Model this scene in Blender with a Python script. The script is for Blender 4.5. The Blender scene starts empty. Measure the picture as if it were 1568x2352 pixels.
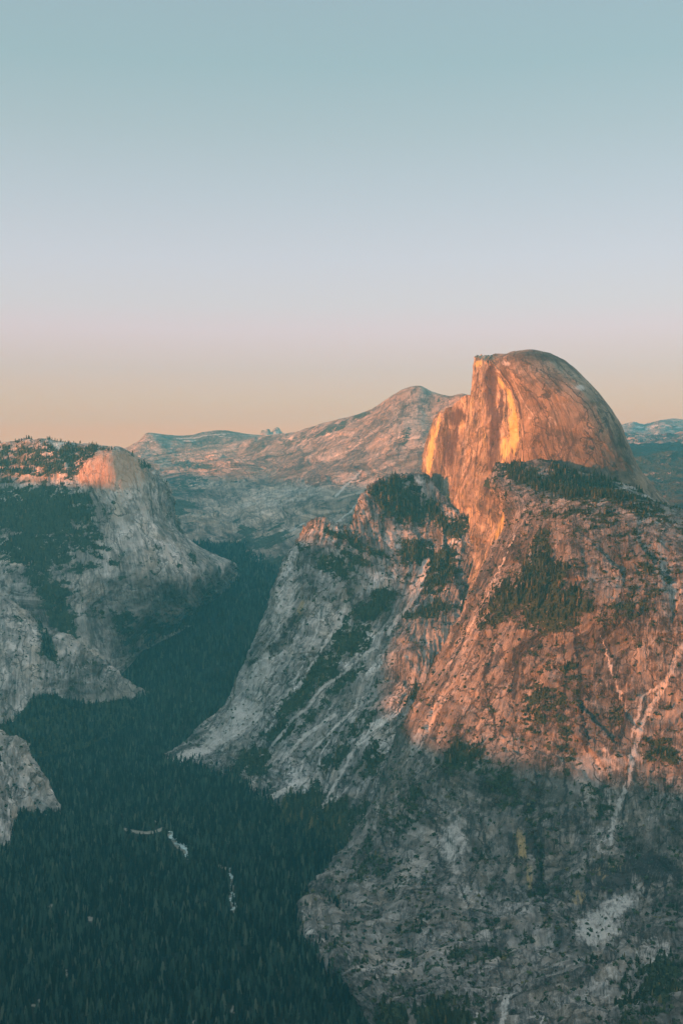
import bpy, math, random
import numpy as np
from mathutils import Vector

rng = np.random.default_rng(7)
random.seed(7)
scene = bpy.context.scene
col = scene.collection

# ------------------------------------------------------------------ camera
PW, PH, FPX = 1568.0, 2352.0, 2705.0          # photograph measured in these pixels
HORIZON = 1127.0
PITCH = math.atan((PH / 2 - HORIZON) / FPX)   # looks down about one degree
cam_data = bpy.data.cameras.new('camera')
cam = bpy.data.objects.new('camera', cam_data)
col.objects.link(cam)
cam.location = (0, 0, 0)
cam.rotation_euler = (math.pi / 2 - PITCH, 0, 0)
cam_data.sensor_fit = 'VERTICAL'
cam_data.sensor_height = 36.0
cam_data.lens = 36.0 * FPX / PH
cam_data.clip_start = 1.0
cam_data.clip_end = 90000.0
scene.camera = cam
scene.render.resolution_x, scene.render.resolution_y = 682, 1024

# ------------------------------------------------------------------ colour management
scene.view_settings.view_transform = 'Standard'
scene.view_settings.look = 'None'
scene.view_settings.gamma = 1.0
scene.view_settings.exposure = 2.0

# ------------------------------------------------------------------ sun direction
SUN_EL = math.radians(3.0)
SUN_AZ = math.radians(115.0)                  # left of the view direction, a little behind
sdx, sdy = -math.sin(SUN_AZ), math.cos(SUN_AZ)
SUNV = Vector((sdx * math.cos(SUN_EL), sdy * math.cos(SUN_EL), math.sin(SUN_EL)))


def lin(c):
    return tuple(((v / 255.0) / 12.92 if v / 255.0 <= 0.04045 else ((v / 255.0 + 0.055) / 1.055) ** 2.4) for v in c)


# ------------------------------------------------------------------ world
world = bpy.data.worlds.new('World')
scene.world = world
world.use_nodes = True
wn, wl = world.node_tree.nodes, world.node_tree.links
wn.clear()
out = wn.new('ShaderNodeOutputWorld')
tc = wn.new('ShaderNodeTexCoord')
sep = wn.new('ShaderNodeSeparateXYZ')
wl.new(tc.outputs['Generated'], sep.inputs[0])
ramp = wn.new('ShaderNodeValToRGB')
SKY = [  # (elevation in degrees, sRGB)
    (-3.0, (216, 108, 63)), (0.8, (240, 120, 70)), (2.89, (240, 120, 70)), (4.37, (219, 143, 117)), (5.83, (205, 154, 146)), (7.7, (207, 169, 173)), (8.94, (198, 175, 178)), (10.98, (189, 176, 183)), (13.98, (172, 170, 176)), (16.9, (156, 163, 166)), (19.73, (142, 158, 161)), (22.46, (140, 155, 160)), (35.0, (203, 213, 218)), (60.0, (229, 229, 228)), (90.0, (229, 229, 228))]
cr = ramp.color_ramp
cr.interpolation = 'LINEAR'
zpos = lambda e: (math.sin(math.radians(e)) + 0.1) / 1.1
while len(cr.elements) < len(SKY):
    cr.elements.new(0.5)
for el, (e, c) in zip(cr.elements, SKY):
    el.position = zpos(e)
for el, (e, c) in zip(cr.elements, SKY):
    el.color = lin(c) + (1.0,)
ma = wn.new('ShaderNodeMath'); ma.operation = 'MULTIPLY_ADD'
ma.inputs[1].default_value = 1 / 1.1
ma.inputs[2].default_value = 0.1 / 1.1
wl.new(sep.outputs['Z'], ma.inputs[0])
wl.new(ma.outputs[0], ramp.inputs[0])
bg1 = wn.new('ShaderNodeBackground'); bg1.inputs[1].default_value = 0.31
wl.new(ramp.outputs[0], bg1.inputs[0])
nis = wn.new('ShaderNodeTexSky'); nis.sky_type = 'NISHITA'
nis.sun_disc = False
nis.sun_elevation = SUN_EL
nis.sun_rotation = math.atan2(sdx, sdy)
nis.altitude = 2200
bg2 = wn.new('ShaderNodeBackground'); bg2.inputs[1].default_value = 0.02
wl.new(nis.outputs[0], bg2.inputs[0])
addw = wn.new('ShaderNodeAddShader')
wl.new(bg1.outputs[0], addw.inputs[0]); wl.new(bg2.outputs[0], addw.inputs[1])
wl.new(addw.outputs[0], out.inputs['Surface'])

# ------------------------------------------------------------------ sun
sd = bpy.data.lights.new('sun', 'SUN')
sd.energy = 4.0
sd.angle = math.radians(0.9)
sd.color = (1.0, 0.26, 0.06)
sun = bpy.data.objects.new('sun', sd)
col.objects.link(sun)
sun.rotation_euler = SUNV.to_track_quat('Z', 'Y').to_euler()

scene.cycles.max_bounces = 4
scene.cycles.diffuse_bounces = 2
scene.cycles.volume_bounces = 1
scene.cycles.use_denoising = True

HAZE_DENSITY = 3.7e-5
HAZE_COLOR = (0.10, 0.72, 1.0)


# ------------------------------------------------------------------ helpers: pixel <-> world
cp, sp = math.cos(PITCH), math.sin(PITCH)


def P(px, py, D):
    """world point seen at a place in the photograph, D metres ahead"""
    px = np.asarray(px, float); py = np.asarray(py, float); D = np.asarray(D, float)
    a = (px - PW / 2) / FPX
    b = -(py - PH / 2) / FPX
    dy = cp + b * sp
    dz = -sp + b * cp
    return np.stack([a / dy * D, D, dz / dy * D], -1)


def proj(V):
    x, y, z = V[..., 0], V[..., 1], V[..., 2]
    f = y * cp - z * sp
    u = y * sp + z * cp
    f = np.maximum(f, 1.0)
    return PW / 2 + FPX * x / f, PH / 2 - FPX * u / f


# ------------------------------------------------------------------ noise
_perm = rng.permutation(256)
_perm = np.concatenate([_perm, _perm, _perm])
_g = rng.normal(size=(256, 3)); _g /= np.linalg.norm(_g, axis=1)[:, None]
_g = _g.astype(np.float32)


def perlin(x, y, z):
    x, y, z = np.broadcast_arrays(x, y, z)
    xi, yi, zi = np.floor(x), np.floor(y), np.floor(z)
    fx, fy, fz = (x - xi).astype(np.float32), (y - yi).astype(np.float32), (z - zi).astype(np.float32)
    xi, yi, zi = xi.astype(np.int64) & 255, yi.astype(np.int64) & 255, zi.astype(np.int64) & 255
    u, v, w = [f * f * f * (f * (f * 6 - 15) + 10) for f in (fx, fy, fz)]
    r = 0
    for i in (0, 1):
        a = _perm[xi + i]
        for j in (0, 1):
            b = _perm[a + yi + j]
            for k in (0, 1):
                g = _g[_perm[b + zi + k]]
                d = g[..., 0] * (fx - i) + g[..., 1] * (fy - j) + g[..., 2] * (fz - k)
                r = r + d * (u if i else 1 - u) * (v if j else 1 - v) * (w if k else 1 - w)
    return r * 1.6


def fbm(x, y, z, octv=4, gain=0.5, ridged=False):
    s = 0; a = 1.0; t = 0
    for o in range(octv):
        n = perlin(x + 17.3 * o, y + 5.1 * o, z - 9.7 * o)
        if ridged:
            n = 1 - 2 * np.abs(n)
        s = s + a * n; t += a
        a *= gain
        x, y, z = x * 2.03, y * 2.03, z * 2.03
    return s / t


def sstep(a, b, x):
    t = np.clip((x - a) / (b - a), 0, 1)
    return t * t * (3 - 2 * t)


# ------------------------------------------------------------------ lofted surfaces
def pchip(t, Y, tn):
    """monotone cubic through control values Y (n, m...) at t, sampled at tn"""
    n = len(t)
    h = np.diff(t)
    hs = h.reshape((-1,) + (1,) * (Y.ndim - 1))
    d = np.diff(Y, axis=0) / hs
    m = np.zeros_like(Y)
    m[0], m[-1] = d[0], d[-1]
    if n > 2:
        w1 = 2 * hs[1:] + hs[:-1]; w2 = hs[1:] + 2 * hs[:-1]
        ok = d[:-1] * d[1:] > 0
        den = w1 / np.where(ok, d[:-1], 1) + w2 / np.where(ok, d[1:], 1)
        mono = np.where(ok, (w1 + w2) / np.where(den == 0, 1, den), 0)
        avg = (d[:-1] * hs[1:] + d[1:] * hs[:-1]) / (hs[1:] + hs[:-1])
        m[1:-1] = 0.6 * mono + 0.4 * avg
    i = np.clip(np.searchsorted(t, tn, side='right') - 1, 0, n - 2)
    s = ((tn - t[i]) / h[i]).reshape((-1,) + (1,) * (Y.ndim - 1))
    hh = h[i].reshape(s.shape)
    return ((2 * s ** 3 - 3 * s ** 2 + 1) * Y[i] + (s ** 3 - 2 * s ** 2 + s) * hh * m[i]
            + (-2 * s ** 3 + 3 * s ** 2) * Y[i + 1] + (s ** 3 - s ** 2) * hh * m[i + 1])


class Loft:
    def __init__(self, C, step, minstep=1.0):
        C = np.asarray(C, float)             # rows, cols, 3 (world)
        tr = np.concatenate([[0], np.cumsum(np.linalg.norm(np.diff(C, axis=0), axis=2).mean(1))])
        tcx = np.concatenate([[0], np.cumsum(np.linalg.norm(np.diff(C, axis=1), axis=2).mean(0))])
        nv, nu = max(4, int(tr[-1] / step[1])), max(4, int(tcx[-1] / step[0]))
        tv, tu = np.linspace(0, tr[-1], nv), np.linspace(0, tcx[-1], nu)
        A = pchip(tr, C, tv)
        B = pchip(tcx, np.swapaxes(A, 0, 1), tu)
        self.V = np.swapaxes(B, 0, 1).copy()
        self.base = self.V.copy()
        self.S, self.T = np.meshgrid(tu, tv)
        self.tr, self.tcx = tr, tcx
        self.calc_n()
        v = self.V
        if (self.N * v).sum(2).mean() > 0:   # make normals look towards the viewer's side
            self.V = self.V[:, ::-1].copy(); self.base = self.V.copy()
            self.S = self.S[:, ::-1].copy(); self.T = self.T[:, ::-1].copy()
            self.calc_n()
        self.mask = np.zeros(self.V.shape[:2] + (4,), np.float32)

    def calc_n(self):
        V = self.V
        du = np.gradient(V, axis=1); dv = np.gradient(V, axis=0)
        N = np.cross(du, dv)
        L = np.linalg.norm(N, axis=2)
        self.area = L
        self.N = N / np.maximum(L, 1e-6)[..., None]

    def px(self):
        return proj(self.V)

    def disp(self, d):
        self.V = self.V + self.N * d[..., None]
        self.calc_n()


def facets(s, t, w, h, seed):
    """blocky fracture pattern: every cell is a tilted slab; returns height and a tone per slab"""
    u, v = s / w, t / h
    ui, vi = np.floor(u), np.floor(v)
    best = np.full(u.shape, 1e9, np.float32)
    hgt = np.zeros(u.shape, np.float32); ton = np.zeros(u.shape, np.float32)
    r = np.random.default_rng(int(abs(seed) * 10) + 5)
    tab = r.random((5, 64, 64)).astype(np.float32)
    for a in (-1, 0, 1):
        for b in (-1, 0, 1):
            ci, cj = (ui + a).astype(np.int64) & 63, (vi + b).astype(np.int64) & 63
            dx = (ui + a + 0.15 + 0.7 * tab[0, ci, cj] - u).astype(np.float32)
            dy = (vi + b + 0.15 + 0.7 * tab[1, ci, cj] - v).astype(np.float32)
            d = np.abs(dx) * 0.6 + np.sqrt(dx * dx + dy * dy)
            m = d < best
            best = np.where(m, d, best)
            hh = (tab[2, ci, cj] - 0.5) + (tab[3, ci, cj] - 0.5) * dx * 1.6 + (tab[4, ci, cj] - 0.3) * dy * 1.6
            hgt = np.where(m, hh, hgt); ton = np.where(m, tab[2, cj, ci], ton)
    return hgt, ton


def rock_disp(L, big=(160, 18), flute=(55, 420, 9), ledge=(90, 22, 3), mid=(38, 4), fine=(13, 1.4), seed=0.0, att=1.0):
    x, y, z = [L.base[..., i] for i in range(3)]
    s, t = L.S, L.T
    d = 0
    if big[1]:
        d = d + big[1] * fbm(x / big[0] + seed, y / big[0], z / big[0], 3, 0.5, True) - big[1] * 0.3
    wob = 25 * perlin(x / 140, y / 140 + seed, z / 140)
    if flute[2]:
        d = d + flute[2] * fbm((s + wob) / flute[0], t / flute[1] + seed, 0 * s + 3.3, 3, 0.55, True)
    if ledge[2]:
        n = perlin((s) / ledge[0], (t + wob) / ledge[1], seed + 1.7 + 0 * s)
        d = d + ledge[2] * np.clip(n * 3, -1, 1)
    ws = s + wob * 0.9 + 6 * perlin(x / 22, y / 22, z / 22 + seed) + 0.25 * t * perlin(s / 300, t / 400, seed + 0 * s)
    wt = t + 18 * perlin(x / 60, y / 60 + 9, z / 60 + seed) + 5 * perlin(x / 17, y / 17 + 4, z / 17)
    where = sstep(-0.35, 0.25, perlin(s / 130, t / 180, seed + 8 + 0 * s))
    h1, t1 = facets(ws, wt, mid[0] * 2.2, mid[0] * 5.0, seed + 1)
    h2, t2 = facets(ws * 0.96 + wt * 0.12, wt, mid[0] * 0.9, mid[0] * 1.9, seed + 2)
    h3, t3 = facets(ws, wt * 0.97 - ws * 0.15, fine[0] * 1.1, fine[0] * 1.8, seed + 3)
    d = d + mid[1] * (1.6 * h1 + 0.9 * h2 * where) + fine[1] * 1.3 * h3 * (0.4 + 0.6 * where)
    if fine[1]:
        d = d + 0.6 * fine[1] * fbm(x / fine[0], y / fine[0], z / fine[0] + seed, 3, 0.65, True)
    L.tone = (0.42 * t1 + 0.33 * t2 + 0.25 * t3).astype(np.float32)
    return d * att


def blobs(px, py, lst, warp=0.0, sc=40.0):
    """soft 0..1 mask from ellipses (cx, cy, rx, ry, degrees)"""
    if warp:
        px = px + warp * fbm(px / sc, py / sc, 0 * px + 2.2, 3)
        py = py + warp * fbm(px / sc, py / sc, 0 * px + 8.2, 3)
    m = np.zeros_like(px)
    for b in lst:
        cx, cy, rx, ry, ang = b[:5]
        k = b[5] if len(b) > 5 else 1.0
        a = math.radians(ang)
        dx, dy = px - cx, py - cy
        u = (dx * math.cos(a) + dy * math.sin(a)) / rx
        v = (-dx * math.sin(a) + dy * math.cos(a)) / ry
        m = np.maximum(m, k * (1 - sstep(0.35, 1.4, np.sqrt(u * u + v * v))))
    return m


def strokes(px, py, lst, warp=3.0, sc=18.0):
    """soft mask from polylines ([(x, y)...], width)"""
    px = px + warp * fbm(px / sc, py / sc, 0 * px + 1.2, 3)
    py = py + warp * fbm(px / sc, py / sc, 0 * px + 5.2, 3)
    m = np.zeros_like(px)
    for pts, w in lst:
        for k in range(len(pts) - 1):
            (x0, y0), (x1, y1) = pts[k], pts[k + 1]
            dx, dy = x1 - x0, y1 - y0
            t = np.clip(((px - x0) * dx + (py - y0) * dy) / (dx * dx + dy * dy), 0, 1)
            d = np.hypot(px - x0 - t * dx, py - y0 - t * dy)
            m = np.maximum(m, 1 - sstep(w * 0.5, w * 1.2, d))
    return m


# ------------------------------------------------------------------ mesh output
def link(o, parent=None):
    col.objects.link(o)
    if parent is not None:
        o.parent = parent
    return o


def build_mesh(name, lofts, mat):
    """lofts joined to one mesh with a flow UV map and a mask attribute"""
    vs, fs, uv, mk, off = [], [], [], [], 0
    for L in lofts:
        nv, nu = L.V.shape[:2]
        vs.append(L.V.reshape(-1, 3))
        uv.append(np.stack([L.S, -L.T], -1).reshape(-1, 2))
        mk.append(L.mask.reshape(-1, 4))
        i = np.arange(nv * nu).reshape(nv, nu)
        a, b, c, d = i[:-1, :-1], i[:-1, 1:], i[1:, 1:], i[1:, :-1]
        fs.append(np.stack([a, b, c, d], -1).reshape(-1, 4) + off)
        off += nv * nu
    vs, fs, uv, mk = map(np.concatenate, (vs, fs, uv, mk))
    me = raw_mesh(name, vs, fs, 4)
    at = me.attributes.new('masks', 'FLOAT_COLOR', 'POINT')
    at.data.foreach_set('color', mk.astype(np.float32).ravel())
    tone = np.concatenate([getattr(L, 'tone', np.full(L.V.shape[:2], 0.5, np.float32)).ravel() for L in lofts])
    me.attributes.new('tone', 'FLOAT', 'POINT').data.foreach_set('value', tone.astype(np.float32))
    ul = me.uv_layers.new(name='flow')
    ul.data.foreach_set('uv', uv[fs.ravel()].astype(np.float32).ravel())
    me.materials.append(mat)
    me.shade_smooth()
    return me


def raw_mesh(name, vs, fs, k):
    me = bpy.data.meshes.new(name)
    me.vertices.add(len(vs))
    me.vertices.foreach_set('co', vs.astype(np.float32).ravel())
    me.loops.add(fs.size)
    me.loops.foreach_set('vertex_index', fs.astype(np.int32).ravel())
    me.polygons.add(len(fs))
    me.polygons.foreach_set('loop_start', np.arange(0, fs.size, k, dtype=np.int32))
    me.update(calc_edges=True)
    return me


def structure(name, lofts, mat, label=None, cat=None):
    o = link(bpy.data.objects.new(name, build_mesh(name, lofts, mat)))
    o['kind'] = 'structure'
    if label:
        o['label'] = label
    if cat:
        o['category'] = cat
    return o


# ------------------------------------------------------------------ materials
def nodes_of(name):
    m = bpy.data.materials.new(name)
    m.use_nodes = True
    nt = m.node_tree
    return m, nt, nt.nodes, nt.links, nt.nodes['Principled BSDF']


def mixc(nt, fac, a, b, mode='MIX'):
    n = nt.nodes.new('ShaderNodeMix'); n.data_type = 'RGBA'; n.blend_type = mode
    for sock, val in ((n.inputs[0], fac), (n.inputs[6], a), (n.inputs[7], b)):
        if isinstance(val, (tuple, list)):
            sock.default_value = tuple(val) + ((1.0,) if len(val) == 3 else ())
        elif isinstance(val, (int, float)):
            sock.default_value = val
        else:
            nt.links.new(val, sock)
    return n.outputs[2]


def mth(nt, op, a, b=None, c=None, clamp=False):
    n = nt.nodes.new('ShaderNodeMath'); n.operation = op; n.use_clamp = clamp
    for i, v in enumerate((a, b, c)):
        if v is None:
            continue
        if isinstance(v, (int, float)):
            n.inputs[i].default_value = v
        else:
            nt.links.new(v, n.inputs[i])
    return n.outputs[0]


def ramp2(nt, v, a, b):
    n = nt.nodes.new('ShaderNodeMapRange'); n.interpolation_type = 'SMOOTHSTEP'
    nt.links.new(v, n.inputs[0]); n.inputs[1].default_value = a; n.inputs[2].default_value = b
    return n.outputs[0]


def noise_n(nt, vec, scale, detail=4, rough=0.55, dist=0.0):
    n = nt.nodes.new('ShaderNodeTexNoise')
    nt.links.new(vec, n.inputs['Vector'])
    n.inputs['Scale'].default_value = scale
    n.inputs['Detail'].default_value = detail
    n.inputs['Roughness'].default_value = rough
    n.inputs['Distortion'].default_value = dist
    return n.outputs['Fac']


def rock_material(name, lo=(0.15, 0.15, 0.145), hi=(0.40, 0.385, 0.36), veg=(0.035, 0.05, 0.028), streak=0.55,
                  unit=1.0, bump=0.6, flowx=0.05, flowy=0.006, dark=(0.05, 0.05, 0.055), ochre=(0.42, 0.30, 0.13), grit=0.5, palec=(0.52, 0.50, 0.465), vegn=2.6):
    m, nt, ns, ls, bs = nodes_of(name)
    bs.inputs['Roughness'].default_value = 0.9
    bs.inputs['Specular IOR Level'].default_value = 0.15
    tcn = ns.new('ShaderNodeTexCoord'); O = tcn.outputs['Object']
    at = ns.new('ShaderNodeAttribute'); at.attribute_name = 'masks'
    sp_ = ns.new('ShaderNodeSeparateColor'); ls.new(at.outputs['Color'], sp_.inputs[0])
    VEG, PALE, DARK, OCH = sp_.outputs[0], sp_.outputs[1], sp_.outputs[2], at.outputs['Alpha']
    uvn = ns.new('ShaderNodeUVMap'); uvn.uv_map = 'flow'
    mp = ns.new('ShaderNodeMapping'); ls.new(uvn.outputs[0], mp.inputs[0])
    mp.inputs['Scale'].default_value = (flowx / unit, flowy / unit, 1)
    flow = noise_n(nt, mp.outputs[0], 1.0, 6, 0.62, 0.7)
    mp2 = ns.new('ShaderNodeMapping'); ls.new(uvn.outputs[0], mp2.inputs[0])
    mp2.inputs['Scale'].default_value = (flowx * 3.3 / unit, flowy * 2.6 / unit, 1)
    flow2 = noise_n(nt, mp2.outputs[0], 1.0, 4, 0.6, 0.4)
    big = noise_n(nt, O, 0.0055 / unit, 5, 0.6)
    med = noise_n(nt, O, 0.035 / unit, 6, 0.65, 0.4)
    fin = noise_n(nt, O, 0.16 / unit, 4, 0.75)
    mp3 = ns.new('ShaderNodeMapping'); ls.new(uvn.outputs[0], mp3.inputs[0])
    mp3.inputs['Scale'].default_value = (0.16 / unit, 0.022 / unit, 1)
    flow3 = noise_n(nt, mp3.outputs[0], 1.0, 5, 0.7, 0.5)
    mp5 = ns.new('ShaderNodeMapping'); ls.new(uvn.outputs[0], mp5.inputs[0])
    mp5.inputs['Scale'].default_value = (0.42 / unit, 0.035 / unit, 1)
    flow4 = noise_n(nt, mp5.outputs[0], 1.0, 4, 0.7, 0.8)
    v = mth(nt, 'ADD', mth(nt, 'MULTIPLY', big, 0.30), mth(nt, 'ADD', mth(nt, 'MULTIPLY', med, 0.32), mth(nt, 'ADD', mth(nt, 'MULTIPLY', flow3, 0.24), mth(nt, 'MULTIPLY', flow4, 0.14))))
    v = ramp2(nt, v, 0.43, 0.575)
    slab = ramp2(nt, noise_n(nt, O, 0.0075 / unit, 3, 0.5, 0.6), 0.50, 0.60)
    v = mth(nt, 'ADD', mth(nt, 'MULTIPLY', v, mth(nt, 'MULTIPLY_ADD', slab, -0.65, 1.0)), mth(nt, 'MULTIPLY', slab, 0.42))
    gm = mth(nt, 'MULTIPLY_ADD', slab, -0.85, 1.0)
    c = mixc(nt, v, lo, hi)
    tint = ramp2(nt, noise_n(nt, O, 0.012 / unit, 3, 0.5, 1.0), 0.45, 0.7)
    c = mixc(nt, mth(nt, 'MULTIPLY', tint, 0.45), c, (hi[0] * 0.86, hi[1] * 0.74, hi[2] * 0.60))
    st = ramp2(nt, flow, 0.50, 0.66)
    c = mixc(nt, mth(nt, 'MULTIPLY', st, streak), c, (lo[0] * 0.55, lo[1] * 0.55, lo[2] * 0.58))
    st2 = ramp2(nt, flow2, 0.56, 0.72)
    c = mixc(nt, mth(nt, 'MULTIPLY', st2, streak * 0.6), c, (hi[0] * 1.25, hi[1] * 1.25, hi[2] * 1.22))
    sk = ramp2(nt, fin, 0.55, 0.75)
    c = mixc(nt, mth(nt, 'MULTIPLY', mth(nt, 'MULTIPLY', sk, gm), 0.9 * grit), c, (lo[0] * 0.45, lo[1] * 0.45, lo[2] * 0.45))
    ck = ns.new('ShaderNodeTexVoronoi'); ck.feature = 'DISTANCE_TO_EDGE'
    mp4 = ns.new('ShaderNodeMapping'); ls.new(uvn.outputs[0], mp4.inputs[0])
    mp4.inputs['Scale'].default_value = (0.018 / unit, 0.008 / unit, 1)
    wv = ns.new('ShaderNodeVectorMath'); wv.operation = 'MULTIPLY_ADD'
    nzc = ns.new('ShaderNodeTexNoise'); nzc.inputs['Scale'].default_value = 0.03 / unit; nzc.inputs['Detail'].default_value = 4
    ls.new(O, nzc.inputs['Vector'])
    ls.new(nzc.outputs['Color'], wv.inputs[0]); wv.inputs[1].default_value = (1.2, 1.2, 0); ls.new(mp4.outputs[0], wv.inputs[2])
    ls.new(wv.outputs[0], ck.inputs['Vector']); ck.inputs['Scale'].default_value = 1.0
    crack = mth(nt, 'SUBTRACT', 1.0, ramp2(nt, ck.outputs['Distance'], 0.0, 0.045), clamp=True)
    crack = mth(nt, 'MULTIPLY', crack, ramp2(nt, big, 0.42, 0.58))
    mp6 = ns.new('ShaderNodeMapping'); ls.new(uvn.outputs[0], mp6.inputs[0])
    mp6.inputs['Scale'].default_value = (0.0075 / unit, 0.0030 / unit, 1)
    mp6.inputs['Rotation'].default_value = (0, 0, 0.35)
    wv2 = ns.new('ShaderNodeVectorMath'); wv2.operation = 'MULTIPLY_ADD'
    nz6 = ns.new('ShaderNodeTexNoise'); nz6.inputs['Scale'].default_value = 0.014 / unit; nz6.inputs['Detail'].default_value = 6
    ls.new(O, nz6.inputs['Vector']); ls.new(nz6.outputs['Color'], wv2.inputs[0])
    wv2.inputs[1].default_value = (0.9, 0.9, 0); ls.new(mp6.outputs[0], wv2.inputs[2])
    ck2 = ns.new('ShaderNodeTexVoronoi'); ck2.feature = 'DISTANCE_TO_EDGE'; ck2.inputs['Scale'].default_value = 1.0
    ls.new(wv2.outputs[0], ck2.inputs['Vector'])
    crack2 = mth(nt, 'SUBTRACT', 1.0, ramp2(nt, ck2.outputs['Distance'], 0.008, 0.030), clamp=True)
    crack2 = mth(nt, 'MULTIPLY', crack2, ramp2(nt, med, 0.38, 0.55))
    crack = mth(nt, 'MAXIMUM', crack, crack2)
    zone = ramp2(nt, noise_n(nt, O, 0.0042 / unit, 4, 0.6, 0.8), 0.36, 0.64)
    zc = ns.new('ShaderNodeCombineColor'); zv = mth(nt, 'MULTIPLY_ADD', zone, 0.6, 0.68)
    for q_ in range(3):
        ls.new(zv, zc.inputs[q_])
    c = mixc(nt, 1.0, c, zc.outputs[0], 'MULTIPLY')
    c = mixc(nt, mth(nt, 'MULTIPLY', crack, 0.75), c, (lo[0] * 0.35, lo[1] * 0.35, lo[2] * 0.36))
    ta = ns.new('ShaderNodeAttribute'); ta.attribute_name = 'tone'
    tm = mth(nt, 'MULTIPLY_ADD', ta.outputs['Fac'], 1.6, 0.22)
    tcmb = ns.new('ShaderNodeCombineColor')
    for q_ in range(3):
        ls.new(tm, tcmb.inputs[q_])
    c = mixc(nt, 1.0, c, tcmb.outputs[0], 'MULTIPLY')
    # pale scree, dark water stains plus painted shade, ochre tint plus painted sun glow
    pn = mth(nt, 'ADD', mth(nt, 'MULTIPLY', med, 0.5), mth(nt, 'MULTIPLY', flow3, 0.5))
    pf = ramp2(nt, mth(nt, 'ADD', mth(nt, 'MULTIPLY', PALE, 0.9), mth(nt, 'MULTIPLY', mth(nt, 'SUBTRACT', pn, 0.5), 2.4)), 0.30, 0.85)
    c = mixc(nt, mth(nt, 'MULTIPLY', mth(nt, 'MULTIPLY', pf, ramp2(nt, PALE, 0.02, 0.3)), 0.78), c, palec)
    fl23 = mth(nt, 'ADD', mth(nt, 'MULTIPLY', flow2, 0.45), mth(nt, 'MULTIPLY', flow3, 0.55))
    dfc = ramp2(nt, mth(nt, 'ADD', mth(nt, 'MULTIPLY', DARK, 0.9), mth(nt, 'MULTIPLY', mth(nt, 'SUBTRACT', fl23, 0.5), 2.6)), 0.35, 0.70)
    dfc = mth(nt, 'MULTIPLY', dfc, ramp2(nt, DARK, 0.02, 0.25))
    c = mixc(nt, mth(nt, 'MULTIPLY', dfc, 0.85), c, dark)
    of = ramp2(nt, mth(nt, 'ADD', mth(nt, 'MULTIPLY', OCH, 0.85), mth(nt, 'MULTIPLY', mth(nt, 'SUBTRACT', fl23, 0.5), 2.6)), 0.35, 0.80)
    of = mth(nt, 'MULTIPLY', of, ramp2(nt, OCH, 0.02, 0.25))
    c = mixc(nt, mth(nt, 'MULTIPLY', of, 0.7), c, ochre)
    fin2 = noise_n(nt, O, 0.30 / unit, 3, 0.7)
    c = mixc(nt, mth(nt, 'MULTIPLY', mth(nt, 'MULTIPLY', gm, ramp2(nt, fin2, 0.60, 0.68)), 0.8 * grit), c, (hi[0] * 1.45, hi[1] * 1.42, hi[2] * 1.38))
    c = mixc(nt, mth(nt, 'MULTIPLY', mth(nt, 'MULTIPLY', gm, ramp2(nt, fin2, 0.42, 0.33)), 0.9 * grit), c, (lo[0] * 0.4, lo[1] * 0.42, lo[2] * 0.4))
    vn = noise_n(nt, O, 0.05 / unit, 6, 0.78)
    vf = ramp2(nt, mth(nt, 'ADD', VEG, mth(nt, 'MULTIPLY', mth(nt, 'SUBTRACT', vn, 0.5), vegn)), 0.45, 0.60)
    vc = mixc(nt, ramp2(nt, fin, 0.3, 0.7), (veg[0] * 0.55, veg[1] * 0.55, veg[2] * 0.6), (veg[0] * 1.5, veg[1] * 1.4, veg[2] * 1.2))
    c = mixc(nt, vf, c, vc)
    ls.new(c, bs.inputs['Base Color'])
    bh = mth(nt, 'ADD', mth(nt, 'MULTIPLY', med, 9.0), mth(nt, 'ADD', mth(nt, 'MULTIPLY', fin, 3.0), mth(nt, 'MULTIPLY', flow2, 3.0)))
    bh = mth(nt, 'ADD', bh, mth(nt, 'MULTIPLY', vf, 2.0))
    bh = mth(nt, 'ADD', bh, mth(nt, 'MULTIPLY', flow3, 4.0))
    bh = mth(nt, 'SUBTRACT', bh, mth(nt, 'MULTIPLY', crack, 3.0))
    bp = ns.new('ShaderNodeBump')
    bp.inputs['Strength'].default_value = bump
    bp.inputs['Distance'].default_value = 1.0 * unit
    ls.new(bh, bp.inputs['Height'])
    ls.new(bp.outputs[0], bs.inputs['Normal'])
    return m


def foliage_material(name, a, b, bark=False, unit=1.0):
    m, nt, ns, ls, bs = nodes_of(name)
    bs.inputs['Roughness'].default_value = 0.85
    bs.inputs['Specular IOR Level'].default_value = 0.1
    g = ns.new('ShaderNodeNewGeometry')
    n1 = noise_n(nt, g.outputs['Position'], 0.09 / unit, 4, 0.7)
    n2 = noise_n(nt, g.outputs['Position'], 0.012, 3, 0.6)
    at = ns.new('ShaderNodeAttribute'); at.attribute_name = 'tint'
    oi = ns.new('ShaderNodeObjectInfo')
    tn = mth(nt, 'FRACT', mth(nt, 'ADD', at.outputs['Fac'], oi.outputs['Random']))
    f = mth(nt, 'ADD', mth(nt, 'MULTIPLY', n1, 0.35), mth(nt, 'MULTIPLY', n2, 0.25))
    f = mth(nt, 'ADD', f, mth(nt, 'MULTIPLY', mth(nt, 'POWER', tn, 1.6), 0.45))
    c = mixc(nt, ramp2(nt, f, 0.34, 0.78), a, b)
    c = mixc(nt, mth(nt, 'MULTIPLY', ramp2(nt, tn, 0.93, 0.96), 0.6), c, (b[0] * 2.4, b[1] * 1.5, b[2] * 1.5))
    ls.new(c, bs.inputs['Base Color'])
    return m


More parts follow.
